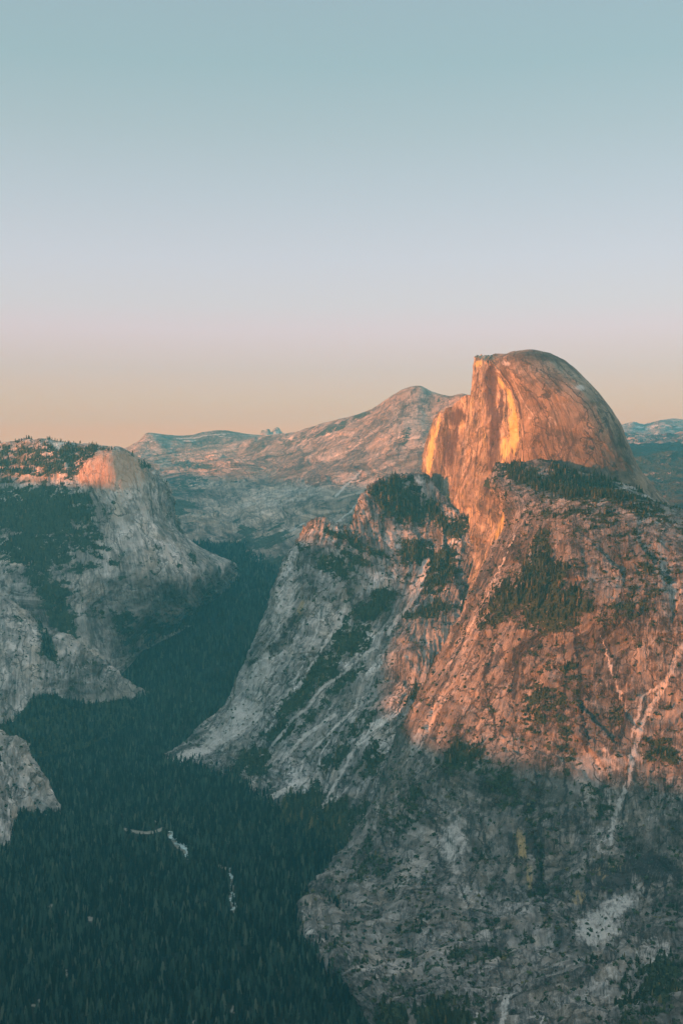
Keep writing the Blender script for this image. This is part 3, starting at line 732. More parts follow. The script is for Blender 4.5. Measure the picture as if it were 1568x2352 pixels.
pale = np.maximum(pale, blobs(px, py, [(1370, 2130, 60, 50, -10, .9), (1420, 2080, 60, 30, -20, .8), (1040, 1930, 36, 80, 5, .75), (1080, 2060, 40, 30, 30, .6), (1380, 1930, 30, 40, 0, .5),
                                        (1500, 2180, 60, 40, 0, .6), (960, 1700, 20, 70, 25, .7), (1400, 2260, 30, 80, 10, .5), (1370, 1590, 60, 70, 10, .35)], 16, 34))
darkm = strokes(px, py, [([(1225, 1760), (1240, 1850), (1245, 1960)], 3), ([(1290, 1740), (1300, 1820), (1295, 1900)], 3), ([(1350, 1960), (1345, 2060)], 3.5), ([(1385, 1960), (1375, 2040)], 4),
                          ([(1440, 1950), (1430, 2030)], 4), ([(1490, 1960), (1478, 2060)], 4), ([(1522, 1985), (1527, 2070)], 4), ([(1100, 1880), (1120, 1960)], 2.5), ([(960, 1800), (1000, 1900), (1010, 1990)], 2.5),
                          ([(1130, 2120), (1150, 2250)], 3), ([(870, 1900), (900, 2000)], 2.5), ([(1060, 2040), (1090, 2130)], 3), ([(1440, 1780), (1430, 1880)], 3), ([(1530, 1800), (1520, 1880)], 3), ([(1330, 1790), (1345, 1880)], 2.5),
                          ([(1180, 1490), (1185, 1540), (1175, 1600)], 7), ([(1320, 1450), (1330, 1530), (1335, 1640), (1345, 1720)], 6),
                          ([(1130, 1500), (1110, 1560), (1125, 1620), (1140, 1690)], 3), ([(1010, 1560), (985, 1640), (960, 1720)], 2), ([(1080, 1420), (1050, 1500), (1010, 1590)], 2.5), ([(1230, 1500), (1225, 1600), (1240, 1690)], 2.5), ([(1290, 1470), (1300, 1560), (1290, 1660)], 3), ([(1420, 1990), (1400, 2060)], 6), ([(1450, 1960), (1440, 2040)], 5), ([(1360, 1990), (1340, 2080)], 4), ([(1500, 1980), (1480, 2060)], 5), ([(1520, 1990), (1560, 2020)], 7),
                          ([(1290, 1740), (1300, 1820)], 4), ([(1440, 1640), (1420, 1700), (1400, 1730)], 8)], 9, 26)
streakn = np.clip(fbm(px / 10, py / 70, 0 * px + 2, 4) * 1.5, 0, 1)
nz2 = fbm(near.V[..., 0] / 40, near.V[..., 1] / 40, near.V[..., 2] / 12, 4, 0.6)
near.mask[..., 0] = np.clip(veg * 0.68 + nz * 0.5 + nz2 * 0.95 + 0.12 + 0.16 * sstep(1300, 1190, py) + 0.06 * sstep(1950, 2100, py) - pale * 0.7, 0, 1)
near.mask[..., 0] = np.maximum(near.mask[..., 0], np.clip(blobs(px, py, SOLID, 30, 22) * 1.0 + 0.8 * nz2 - 0.05, 0, 1))
near.mask[..., 0] *= (1 - 0.8 * blobs(px, py, [(1040, 1560, 70, 110, 25), (1170, 1540, 40, 90, 0), (1150, 1260, 26, 110, 25), (1040, 1930, 36, 80, 5), (1480, 1560, 60, 90, 20)], 10, 30))
near.mask[..., 1] = pale
cliffs = blobs(px, py, [(1250, 1900, 160, 90, 0), (1460, 2010, 120, 60, -20), (1130, 1560, 60, 100, 0), (1340, 1640, 60, 120, 0), (1160, 2060, 60, 60, 0), (980, 1800, 60, 40, 0)], 14, 40)
darkm = np.maximum(darkm * 0.8, GUL)  # gully recess also darkened in the colour, as painted shade
darkm = np.maximum(darkm, blobs(px, py, [(1430, 2010, 70, 22, -30, .62), (1520, 1985, 50, 20, 20, .55), (1370, 2010, 16, 50, 0, .5), (1560, 1900, 30, 24, 40, .5)], 22, 30))  # dark blobs paint the shade of the overhang into the rock
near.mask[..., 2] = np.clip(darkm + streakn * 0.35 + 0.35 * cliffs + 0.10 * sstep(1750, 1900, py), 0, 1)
near.mask[..., 3] = blobs(px, py, [(1196, 1940, 14, 44, -8, .9), (1215, 2010, 9, 40, -6, .8), (1330, 2060, 24, 20, 0, .7), (1255, 1900, 8, 30, 0, .5), (1070, 1800, 12, 10, 0, .6), (1400, 2000, 60, 30, 0, .4),
                                    (790, 2080, 16, 8, 0, .5), (1248, 2130, 8, 40, -4, .5)], 9, 18)
near_ext.mask[..., 0] = np.clip(0.25 + fbm(near_ext.V[..., 0] / 70, near_ext.V[..., 1] / 70, near_ext.V[..., 2] / 45, 4), 0, 1)
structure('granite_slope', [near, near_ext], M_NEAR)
SCATTER.append((near, 'near'))

# ================================================================== LEFT MASSIF
left_rows = [
    R((-200, 1050, 6000), (-60, 1040, 5900), (0, 1030, 5850), (50, 1018, 5800), (110, 1018, 5750), (180, 1026, 5700), (240, 1027, 5600), (275, 1029, 5600), (300, 1042, 5650), (338, 1068, 5700), (366, 1093, 5770), (383, 1128, 5850), (390, 1160, 5950)),
    R((-200, 1080, 5800), (-60, 1070, 5700), (0, 1065, 5650), (50, 1065, 5600), (110, 1070, 5500), (168, 1078, 5440), (215, 1065, 5340), (260, 1062, 5320), (300, 1075, 5380), (334, 1090, 5450), (360, 1108, 5600), (378, 1132, 5750), (388, 1155, 5930)),
    R((-200, 1125, 5600), (-60, 1120, 5550), (0, 1115, 5500), (50, 1120, 5450), (110, 1125, 5380), (180, 1122, 5310), (215, 1118, 5250), (265, 1118, 5230), (308, 1120, 5270), (338, 1125, 5350), (363, 1137, 5520), (380, 1158, 5700), (391, 1180, 5930)),
    R((-200, 1190, 5450), (-60, 1190, 5400), (0, 1190, 5350), (60, 1190, 5300), (120, 1195, 5250), (190, 1190, 5200), (240, 1185, 5180), (287, 1185, 5170), (322, 1188, 5210), (348, 1192, 5290), (372, 1200, 5430), (391, 1207, 5650), (405, 1217, 5900)),
    R((-200, 1260, 5300), (-60, 1260, 5250), (0, 1260, 5200), (60, 1260, 5150), (120, 1262, 5120), (190, 1262, 5080), (250, 1262, 5070), (302, 1262, 5080), (347, 1264, 5120), (382, 1266, 5190), (415, 1266, 5330), (441, 1267, 5520), (465, 1270, 5800)),
    R((-200, 1330, 5180), (-60, 1330, 5130), (0, 1330, 5080), (65, 1332, 5030), (130, 1335, 5000), (200, 1335, 4980), (260, 1335, 4990), (320, 1335, 5010), (370, 1335, 5060), (415, 1330, 5130), (452, 1324, 5280), (486, 1311, 5500), (522, 1297, 5850)),
    R((-200, 1410, 5030), (-60, 1405, 5020), (0, 1400, 4980), (70, 1400, 4940), (130, 1402, 4930), (200, 1405, 4930), (270, 1410, 4990), (330, 1410, 5120), (385, 1400, 5280), (430, 1390, 5430), (470, 1371, 5630), (505, 1350, 5870), (545, 1312, 6300)),
    R((-200, 1520, 4800), (-60, 1510, 4790), (0, 1500, 4760), (80, 1500, 4740), (150, 1500, 4770), (215, 1505, 4850), (290, 1500, 5150), (340, 1462, 5380), (395, 1437, 5520), (440, 1415, 5670), (480, 1390, 5820), (520, 1363, 6020), (560, 1323, 6330)),
    R((-200, 1640, 4550), (-60, 1630, 4550), (0, 1620, 4550), (80, 1610, 4600), (150, 1605, 4680), (215, 1590, 4800), (290, 1540, 5050), (340, 1495, 5250), (395, 1468, 5380), (440, 1445, 5530), (480, 1415, 5680), (520, 1385, 5880), (560, 1345, 6150)),
]
back0 = behind(left_rows[0], 420, -180)
C = np.array([back0] + left_rows)
rc = C[:, -1] + np.array([-60, 450, -60])
C = np.concatenate([C, rc[:, None]], 1)
ext = np.stack([C[:, 0] + np.array([-1500, 200, -420]), C[:, 0] + np.array([-700, 50, -200]), C[:, 0] + np.array([14, 4, -4])], 1)
left_ext = Loft(ext, (20, 20))
left_ext.disp(rock_disp(left_ext, (400, 34), (100, 900, 15), (120, 30, 1), (80, 8), (40, 4), 11.5))
left_ext.mask[..., 0] = np.clip(0.4 + fbm(left_ext.V[..., 0] / 120, left_ext.V[..., 1] / 120, left_ext.V[..., 2] / 70, 4), 0, 1)
left = Loft(C, (5.5, 4.6))
px, py = left.px()
att = 1 - 0.75 * blobs(px, py, [(270, 1070, 100, 60, 0)], 0)
left.disp(rock_disp(left, (400, 34), (100, 900, 15), (120, 30, 1), (60, 6), (20, 2.0), 11.5) * att * 0.85)
px, py = left.px()
nz = fbm(left.V[..., 0] / 120, left.V[..., 1] / 120, left.V[..., 2] / 70, 4)
VEGL = [(90, 1180, 130, 60, 0, 1.0), (60, 1060, 110, 40, 0, .75), (190, 1040, 50, 14, 0, .8), (60, 1130, 90, 20, 0, .9), (190, 1160, 30, 50, -30, .8), (80, 1260, 110, 50, 10, .9), (180, 1230, 60, 30, 0, .8), (165, 1060, 16, 40, -20, .9), (100, 1040, 90, 12, 0, .7),
        (40, 1090, 60, 16, 0, .6), (330, 1068, 26, 10, 45, .9), (130, 1390, 30, 80, -25, .8), (150, 1450, 30, 50, -20, .9), (290, 1440, 30, 60, 0, .7), (390, 1440, 90, 18, -8, .9), (230, 1300, 70, 16, 0, .5), (470, 1340, 30, 40, -30, .6),
        (100, 1320, 40, 40, 0, .5), (450, 1290, 30, 14, 40, .5), (470, 1410, 80, 30, -25, .9)]
veg = blobs(px, py, VEGL, 22, 40)
bare = blobs(px, py, [(265, 1085, 75, 50, 0), (330, 1150, 50, 80, 0), (300, 1230, 80, 40, 20), (440, 1240, 26, 50, -30), (440, 1330, 50, 40, 30), (330, 1370, 110, 34, 5), (245, 1470, 36, 40, 0), (30, 1380, 50, 60, 0)], 14, 30)
nz3 = fbm(left.V[..., 0] / 60, left.V[..., 1] / 60, left.V[..., 2] / 25, 4, 0.65)
left.mask[..., 0] = np.clip(veg * 0.65 + nz * 0.5 + nz3 * 0.9 + 0.22 + 0.14 * sstep(240, 120, px) * sstep(1110, 1150, py) - bare * 0.3, 0, 1) * (1 - 0.8 * blobs(px, py, [(262, 1085, 66, 45, 0), (345, 1150, 40, 60, 0)], 8, 20))
left.mask[..., 1] = np.clip(bare * 0.45 + blobs(px, py, [(330, 1385, 90, 14, 3, .5), (245, 1470, 30, 30, 0, .4), (470, 1250, 10, 36, -40, .5)], 10, 24), 0, 0.62)
left.mask[..., 3] = blobs(px, py, [(262, 1080, 100, 60, 0, 1.0), (100, 1085, 160, 40, 0, .6)], 12, 24)  # weathered orange rock, broadened to paint the sunlit glow on the cap
left.mask[..., 2] = strokes(px, py, [([(345, 1110), (348, 1160), (355, 1200)], 3), ([(365, 1110), (368, 1160)], 3), ([(185, 1060), (195, 1095), (225, 1150)], 4)], 3, 12) * .7
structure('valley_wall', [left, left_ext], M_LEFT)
SCATTER.append((left, 'left'))

lobe_rows = [
    R((-200, 1330, 4850), (-60, 1350, 4800), (0, 1370, 4750), (50, 1400, 4700), (95, 1450, 4680), (150, 1468, 4700), (200, 1500, 4720), (260, 1545, 4780), (330, 1585, 4850)),
    R((-200, 1440, 4620), (-60, 1450, 4600), (0, 1470, 4550), (40, 1500, 4520), (85, 1530, 4500), (140, 1545, 4520), (190, 1560, 4580), (250, 1580, 4680), (330, 1594, 4840)),
    R((-200, 1550, 4440), (-60, 1560, 4420), (0, 1580, 4380), (35, 1600, 4370), (80, 1612, 4380), (140, 1605, 4480), (195, 1610, 4560), (260, 1612, 4680), (332, 1606, 4820)),
    R((-200, 1650, 4300), (-60, 1660, 4260), (0, 1665, 4250), (40, 1665, 4260), (80, 1655, 4300), (140, 1645, 4390), (195, 1640, 4490), (260, 1630, 4640), (334, 1612, 4810)),
    R((-200, 1770, 4120), (-60, 1760, 4130), (0, 1755, 4130), (50, 1750, 4150), (90, 1745, 4180), (145, 1735, 4240), (200, 1720, 4310), (265, 1690, 4480), (340, 1640, 4760)),
]
C = np.array([behind(lobe_rows[0], 200, -120)] + lobe_rows)
rc = C[:, -1] + np.array([60, 120, -60]); C = np.concatenate([C, rc[:, None]], 1)
lobe = Loft(C, (4.6, 4.4))
lobe.disp(rock_disp(lobe, (180, 22), (70, 420, 12), (100, 26, 1), (45, 6), (16, 1.8), 21.5) * (1 - 0.8 * blobs(*lobe.px(), [(280, 1595, 100, 40, 0)])))
px, py = lobe.px()
nz = fbm(lobe.V[..., 0] / 90, lobe.V[..., 1] / 90, lobe.V[..., 2] / 60, 4)
fl = py - np.interp(px, [0, 30, 60, 80, 100, 150, 200, 330], [1660, 1650, 1620, 1600, 1590, 1600, 1608, 1600])
lobe.mask[..., 0] = np.maximum(np.clip(nz * 0.7 + 0.16 + blobs(px, py, [(110, 1480, 14, 60, -25, .6)], 8, 20), 0, 1), sstep(-8, 14, fl + 14 * nz))
lobe.mask[..., 1] = blobs(px, py, [(180, 1550, 90, 30, 28, .5), (40, 1560, 26, 60, -20, .5)], 10, 24) + strokes(px, py, [([(5, 1690), (50, 1710), (100, 1742)], 5)], 4, 10) * .9
structure('rock_apron', [lobe], M_LEFT)
SCATTER.append((lobe, 'lobe'))

spur_rows = [
    R((-200, 1600, 3650), (-80, 1655, 3600), (0, 1690, 3560), (30, 1706, 3540), (60, 1747, 3530), (95, 1800, 3510), (134, 1874, 3480)),
    R((-200, 1740, 3420), (-80, 1762, 3400), (0, 1785, 3400), (20, 1805, 3400), (50, 1832, 3400), (82, 1852, 3420), (134, 1880, 3455)),
    R((-200, 1960, 3080), (-80, 1970, 3060), (0, 1958, 3090), (25, 1940, 3150), (50, 1905, 3280), (90, 1895, 3350), (134, 1890, 3400)),
    R((-200, 2100, 2800), (-80, 2060, 2850), (0, 2030, 2920), (30, 1990, 3020), (60, 1940, 3150), (100, 1920, 3250), (140, 1905, 3330)),
]
C = np.array([behind(spur_rows[0], 260, -200)] + spur_rows)
spur = Loft(C, (3.6, 3.4))
spur.disp(rock_disp(spur, (150, 16), (60, 420, 10), (100, 26, 4), (40, 6), (14, 1.8), 31.5))
px, py = spur.px()
nz = fbm(spur.V[..., 0] / 70, spur.V[..., 1] / 70, spur.V[..., 2] / 50, 4)
fl = py - np.interp(px, [0, 20, 25, 45, 60, 90, 135], [1955, 1945, 1930, 1870, 1856, 1862, 1878])
spur.mask[..., 0] = np.maximum(np.clip(nz * 0.8 + 0.12, 0, 1), sstep(-6, 12, fl + 12 * nz))
spur.mask[..., 1] = blobs(px, py, [(40, 1790, 24, 60, -30, .6), (90, 1840, 16, 40, -35, .8), (8, 1910, 12, 30, 0, .6)], 8, 20)
structure('rock_spur', [spur], M_LEFT)
SCATTER.append((spur, 'spur'))

# ================================================================== DISTANT RIDGE (behind, centre)
def grid(rows):
    return np.array([R(*r) for r in rows])


cr_rows = [
    [(540, 1017, 11500), (600, 1004, 11000), (660, 998, 10600), (710, 988, 10300), (760, 972, 10000), (810, 958, 9800), (850, 944, 9600), (898, 913, 9400), (934, 894, 9300), (960, 888, 9250), (988, 900, 9200), (1030, 911, 9000), (1060, 907, 8800), (1110, 920, 8600), (1300, 960, 8300)],
    [(500, 1050, 10800), (560, 1045, 10300), (620, 1040, 9900), (670, 1035, 9600), (720, 1025, 9350), (770, 1013, 9100), (820, 997, 8950), (870, 972, 8850), (910, 955, 8800), (945, 950, 8750), (985, 955, 8700), (1030, 960, 8500), (1070, 960, 8300), (1110, 960, 8200), (1300, 1000, 8000)],
    [(460, 1085, 10000), (530, 1085, 9500), (590, 1080, 9150), (640, 1078, 8900), (690, 1072, 8700), (740, 1065, 8500), (790, 1055, 8350), (840, 1040, 8250), (885, 1025, 8150), (925, 1015, 8100), (970, 1015, 8000), (1020, 1020, 7900), (1070, 1025, 7800), (1110, 1030, 7700), (1300, 1060, 7600)],
    [(430, 1128, 9000), (500, 1125, 8700), (560, 1120, 8450), (610, 1118, 8250), (660, 1115, 8050), (710, 1110, 7900), (760, 1105, 7750), (810, 1100, 7650), (860, 1092, 7550), (910, 1085, 7500), (960, 1080, 7450), (1010, 1080, 7400), (1060, 1080, 7350), (1110, 1085, 7300), (1300, 1110, 7200)],
    [(440, 1178, 8000), (500, 1172, 7850), (555, 1166, 7700), (605, 1162, 7550), (655, 1160, 7400), (705, 1158, 7250), (755, 1155, 7150), (805, 1150, 7050), (860, 1145, 7000), (910, 1142, 6950), (960, 1140, 6900), (1010, 1140, 6850), (1060, 1140, 6800), (1110, 1140, 6800), (1300, 1160, 6700)],
    [(475, 1228, 7300), (520, 1224, 7200), (570, 1221, 7050), (615, 1218, 6950), (665, 1217, 6850), (715, 1215, 6750), (765, 1212, 6650), (815, 1210, 6550), (860, 1208, 6500), (910, 1205, 6450), (960, 1202, 6400), (1010, 1202, 6400), (1060, 1200, 6300), (1110, 1200, 6300), (1300, 1220, 6200)],
    [(520, 1277, 6900), (555, 1276, 6760), (600, 1275, 6580), (645, 1275, 6450), (690, 1275, 6350), (735, 1275, 6250), (780, 1275, 6150), (825, 1275, 6080), (870, 1275, 6000), (915, 1275, 5980), (960, 1270, 5950), (1010, 1270, 5900), (1060, 1270, 5900), (1110, 1270, 5900), (1300, 1280, 5850)],
    [(560, 1308, 6700), (585, 1322, 6420), (620, 1337, 6220), (660, 1347, 6080), (700, 1350, 5950), (745, 1350, 5850), (790, 1350, 5780), (835, 1350, 5720), (880, 1350, 5680), (925, 1350, 5650), (970, 1350, 5620), (1020, 1350, 5600), (1070, 1350, 5600), (1110, 1350, 5600), (1300, 1350, 5550)],
    [(570, 1340, 6350), (595, 1365, 6050), (625, 1400, 5750), (665, 1430, 5550), (705, 1440, 5450), (750, 1440, 5350), (795, 1440, 5300), (840, 1440, 5250), (885, 1440, 5200), (930, 1440, 5200), (975, 1440, 5180), (1025, 1440, 5150), (1075, 1440, 5150), (1110, 1440, 5150), (1300, 1440, 5100)],
]
C = grid(cr_rows)
C = np.concatenate([behind(C[0], 900, -350)[None], C], 0)
crest = Loft(C, (9.0, 7.5))
att = 0.35 + 0.30 * sstep(900, 1010, crest.px()[1])
crest.disp(rock_disp(crest, (900, 30), (260, 2200, 22), (180, 40, 1), (120, 7), (40, 3), 41.5) * att)
px, py = crest.px()
nz = fbm(crest.V[..., 0] / 170, crest.V[..., 1] / 170, crest.V[..., 2] / 90, 4)
VEGR = [(880, 1100, 60, 12, -20, .5), (760, 985, 60, 14, -22, .8), (690, 1010, 60, 16, -10, .6), (830, 955, 30, 10, -20, .9), (930, 1000, 14, 26, 35, .8), (900, 1030, 8, 16, 30, .5), (1020, 1010, 16, 5, 0, .8),
        (1010, 925, 12, 22, 40, .5), (620, 1240, 60, 16, -20, .8), (560, 1230, 40, 30, 30, .9), (640, 1300, 80, 26, -10, .9), (560, 1290, 30, 30, 0, .9), (520, 1180, 40, 10, -30, .5), (640, 1200, 50, 8, -25, .6),
        (700, 1180, 50, 5, -25, .6), (480, 1110, 40, 12, 0, .7), (500, 1150, 30, 8, -30, .6), (720, 1240, 60, 20, -20, .8)]
veg = blobs(px, py, VEGR, 12, 26)
lines = np.clip(fbm((px + 0.55 * py * 2) / 70, (py * 1.0 + px * 0.45) / 9, 0 * px + 6, 3) * 1.5, 0, 1) * sstep(1100, 1160, py) * 0.7
crest.mask[..., 0] = np.clip(veg * 0.75 + nz * (0.32 + 0.23 * sstep(1080, 1130, py)) + 0.04 + lines - 0.25 * blobs(px, py, [(920, 920, 60, 40, -30), (600, 1160, 150, 40, -10)], 0) + 0.4 * sstep(1250, 1330, py), 0, 1)
crest.mask[..., 1] = np.clip(blobs(px, py, [(650, 1140, 160, 30, -12, .5), (930, 930, 50, 30, -30, .3)], 10, 30)
                              + strokes(px, py, [([(463, 1160), (450, 1178), (438, 1188)], 2.2), ([(700, 1200), (620, 1250), (560, 1270)], 2.5), ([(860, 1108), (800, 1180), (770, 1200)], 3), ([(830, 1080), (770, 1140)], 3)], 3, 14) * .8, 0, 1)
structure('mountain_ridge', [crest], M_FAR)

far_rows = [
    [(230, 1055, 12300), (290, 1032, 12200), (318, 1018, 12200), (338, 997, 12200), (348, 996, 12200), (390, 1002, 12300), (430, 1003, 12400), (480, 994, 12500), (515, 991, 12500), (548, 996, 12500), (600, 1002, 12500), (650, 999, 12300), (720, 1000, 12000)],
    [(230, 1070, 11400), (290, 1055, 11300), (318, 1045, 11300), (345, 1035, 11400), (370, 1032, 11400), (400, 1030, 11500), (440, 1028, 11500), (480, 1022, 11600), (520, 1020, 11600), (560, 1022, 11500), (600, 1024, 11400), (650, 1024, 11300), (720, 1024, 11000)],
    [(230, 1090, 10300), (290, 1080, 10200), (330, 1072, 10300), (360, 1068, 10300), (400, 1064, 10400), (430, 1060, 10400), (460, 1056, 10400), (500, 1052, 10300), (540, 1050, 10200), (580, 1050, 10100), (620, 1050, 10000), (660, 1050, 10000), (720, 1050, 9900)],
    [(230, 1120, 9000), (290, 1115, 9000), (340, 1108, 9100), (380, 1100, 9200), (420, 1094, 9200), (450, 1092, 9200), (490, 1090, 9100), (530, 1090, 9000), (570, 1090, 8900), (610, 1090, 8900), (650, 1090, 8900), (690, 1090, 8900), (720, 1090, 8900)],
    [(230, 1180, 7800), (290, 1180, 7800), (350, 1170, 7900), (400, 1155, 8000), (440, 1160, 8000), (480, 1165, 7900), (520, 1170, 7800), (560, 1170, 7700), (600, 1170, 7600), (640, 1170, 7600), (680, 1170, 7600), (700, 1170, 7600), (720, 1170, 7600)],
    [(230, 1250, 7000), (290, 1250, 7000), (360, 1240, 7050), (410, 1225, 7150), (450, 1225, 7200), (490, 1235, 7100), (530, 1250, 6950), (570, 1260, 6800), (610, 1270, 6700), (650, 1270, 6700), (680, 1270, 6700), (700, 1270, 6700), (720, 1270, 6700)],
    [(230, 1330, 6400), (290, 1330, 6400), (370, 1320, 6450), (420, 1300, 6550), (460, 1290, 6650), (500, 1290, 6650), (540, 1300, 6550), (580, 1315, 6400), (610, 1330, 6300), (650, 1330, 6300), (680, 1330, 6300), (700, 1330, 6300), (720, 1330, 6300)],
]
C = grid(far_rows)
C = np.concatenate([behind(C[0], 900, -450)[None], C], 0)
farr = Loft(C, (11, 10))
farr.disp(rock_disp(farr, (1100, 50), (360, 1800, 12), (500, 60, 12), (120, 6), (40, 3), 51.5) * (0.3 + 0.35 * sstep(1000, 1040, farr.px()[1])))
px, py = farr.px()
nz = fbm(farr.V[..., 0] / 260, farr.V[..., 1] / 160, farr.V[..., 2] / 70, 4)
farr.mask[..., 0] = np.clip(nz * 0.7 + 0.12 + blobs(px, py, [(450, 1070, 60, 10, 8, .5), (420, 1110, 60, 30, 0, .5), (400, 1160, 60, 40, 0, .6)], 8, 20), 0, 1)
farr.mask[..., 1] = strokes(px, py, [([(345, 1015), (352, 1012)], 2), ([(405, 1008), (450, 1006), (480, 999), (520, 997)], 1.3), ([(420, 1013), (450, 1012)], 1.6), ([(500, 1003), (530, 1004)], 1.0)], 2, 8)
structure('distant_ridge', [farr], M_FAR)

pk = grid([[(585, 1003, 15500), (598, 998, 15500), (603, 989, 15500), (610, 990, 15500), (616, 986, 15500), (623, 993, 15500), (631, 984, 15500), (639, 983, 15500), (645, 990, 15500), (657, 1000, 15500), (670, 1003, 15500)],
           [(585, 1004, 15300), (598, 1002, 15200), (604, 998, 15200), (610, 998, 15150), (616, 997, 15150), (623, 1000, 15150), (632, 996, 15150), (640, 996, 15200), (648, 999, 15200), (660, 1003, 15250), (670, 1004, 15300)],
           [(585, 1020, 14500), (598, 1020, 14500), (604, 1020, 14500), (610, 1020, 14500), (616, 1020, 14500), (623, 1020, 14500), (632, 1020, 14500), (640, 1020, 14500), (648, 1020, 14500), (660, 1020, 14500), (670, 1020, 14500)]])
pk = np.concatenate([behind(pk[0], 500, -250)[None], pk], 0)
pkl = Loft(pk, (8, 12))
pkl.disp(rock_disp(pkl, (150, 14), (60, 300, 9), (100, 30, 3), (60, 8), (30, 3), 61.5))
px, py = pkl.px()
pkl.mask[..., 1] = blobs(px, py, [(634, 994, 8, 5, 0, 1.0), (646, 998, 6, 4, 0, .9)], 2, 5)
structure('distant_peak', [pkl], M_FAR)

# ---- right horizon: snowy range, wooded plateaus
rr = grid([[(1300, 985, 18000), (1380, 982, 18000), (1430, 975, 17500), (1450, 972, 17500), (1472, 976, 17500), (1492, 971, 17500), (1512, 965, 17500), (1540, 963, 17500), (1568, 966, 17500), (1640, 958, 17500), (1800, 975, 17500)],
           [(1300, 995, 16500), (1380, 994, 16500), (1430, 988, 16300), (1450, 986, 16300), (1472, 988, 16300), (1492, 986, 16300), (1512, 983, 16200), (1540, 984, 16200), (1568, 986, 16200), (1640, 982, 16200), (1800, 990, 16200)],
           [(1300, 1010, 15000), (1380, 1010, 15000), (1430, 1010, 15000), (1450, 1010, 15000), (1472, 1010, 15000), (1492, 1010, 15000), (1512, 1010, 15000), (1540, 1010, 15000), (1568, 1010, 15000), (1640, 1010, 15000), (1800, 1010, 15000)]])
rr = np.concatenate([behind(rr[0], 900, -500)[None], rr], 0)
snowr = Loft(rr, (14, 16))
snowr.disp(rock_disp(snowr, (900, 20), (300, 900, 14), (200, 40, 2), (110, 6), (50, 3), 71.5))
px, py = snowr.px()
snowr.mask[..., 1] = blobs(px, py, [(1468, 981, 14, 2.5, 0, 1.0), (1500, 979, 12, 3, -10, 1.0), (1487, 985, 8, 3, 0, .8), (1555, 982, 10, 2, 0, .9), (1530, 978, 10, 2, -20, .9)], 3, 6)
snowr.mask[..., 0] = np.clip(fbm(px / 20, py / 6, 0 * px, 3) * .5, 0, 1)
structure('snowy_range', [snowr], M_FAR)

def plateau(name, rows, seed, mat=M_FAR, cover=0.9, step=(10, 10)):
    C = grid([list(r) + [(r[-1][0] + 900, r[-1][1] + 6, r[-1][2])] for r in rows])
    C = np.concatenate([behind(C[0], 700, -160)[None], C], 0)
    L = Loft(C, step)
    L.disp(rock_disp(L, (320, 26), (160, 700, 10), (200, 40, 4), (90, 9), (30, 5), seed))
    px, py = L.px()
    L.mask[..., 0] = np.clip(cover + 0.7 * fbm(L.V[..., 0] / 200, L.V[..., 1] / 120, L.V[..., 2] / 60, 3), 0, 1)
    structure(name, [L], mat)
    return L


plateau('wooded_ridge', [[(1300, 1010, 13000), (1420, 1000, 13000), (1470, 999, 13000), (1520, 998, 13000), (1568, 993, 13000), (1640, 996, 13000), (1800, 1000, 13000)],
                         [(1300, 1025, 11500), (1420, 1018, 11500), (1470, 1018, 11500), (1520, 1016, 11500), (1568, 1012, 11500), (1640, 1014, 11500), (1800, 1020, 11500)],
                         [(1300, 1050, 10500), (1420, 1050, 10500), (1470, 1050, 10500), (1520, 1050, 10500), (1568, 1050, 10500), (1640, 1050, 10500), (1800, 1050, 10500)]], 81.1, cover=0.45)
plateau('wooded_hill', [[(1300, 1030, 10000), (1420, 1022, 10000), (1470, 1019, 10000), (1520, 1021, 10000), (1568, 1018, 10000), (1640, 1020, 10000), (1800, 1025, 10000)],
                        [(1300, 1055, 9000), (1420, 1048, 9000), (1470, 1048, 9000), (1520, 1048, 9000), (1568, 1046, 9000), (1640, 1048, 9000), (1800, 1055, 9000)],
                        [(1300, 1080, 8500), (1420, 1080, 8500), (1470, 1080, 8500), (1520, 1080, 8500), (1568, 1080, 8500), (1640, 1080, 8500), (1800, 1080, 8500)]], 82.1)
plt = plateau('wooded_plateau', [[(1300, 1060, 8300), (1420, 1048, 8300), (1470, 1044, 8300), (1520, 1044, 8300), (1568, 1044, 8300), (1640, 1044, 8300), (1800, 1050, 8300)],
                           [(1300, 1100, 7300), (1420, 1096, 7300), (1470, 1092, 7300), (1520, 1090, 7300), (1568, 1088, 7300), (1640, 1088, 7300), (1800, 1100, 7300)],
                           [(1300, 1160, 6400), (1420, 1150, 6400), (1470, 1140, 6400), (1520, 1138, 6400), (1568, 1135, 6400), (1640, 1140, 6400), (1800, 1150, 6400)],
                           [(1300, 1240, 5400), (1420, 1230, 5400), (1470, 1220, 5400), (1520, 1215, 5400), (1568, 1210, 5400), (1640, 1210, 5400), (1800, 1220, 5400)]], 83.1, cover=0.8, step=(7, 7))

# ================================================================== VALLEY FLOOR
FY = [2800, 2500, 2352, 2200, 2100, 2000, 1900, 1800, 1740, 1680, 1600, 1500, 1400, 1330, 1290, 1250]
FD = [1500, 1880, 2100, 2400, 2650, 2960, 3350, 3850, 4250, 4550, 4850, 5250, 5750, 6200, 6500, 6900]
fr = []
for y_, d_ in zip(FY, FD):
    fr.append(P(np.array([-250, 0, 200, 400, 600, 800, 1000]), np.full(7, y_), np.full(7, d_)))
fl_ = np.array(fr)[::-1]
floor = Loft(fl_, (6, 6))
x, y, z = [floor.base[..., i] for i in range(3)]
if floor.N[..., 2].mean() < 0:
    floor.N *= -1
floor.V[..., 2] += 14 * fbm(x / 260, y / 260, 0 * x, 4)
floor.calc_n()
px, py = floor.px()
PINEGAP = [([(282, 1903), (320, 1912), (350, 1912), (376, 1903)], 4), ([(345, 1887), (375, 1886)], 2.5), ([(392, 1918), (402, 1935), (415, 1948), (425, 1950), (430, 1970)], 6), ([(505, 1988), (530, 2000), (535, 2030), (530, 2060), (538, 2095)], 4.5)]
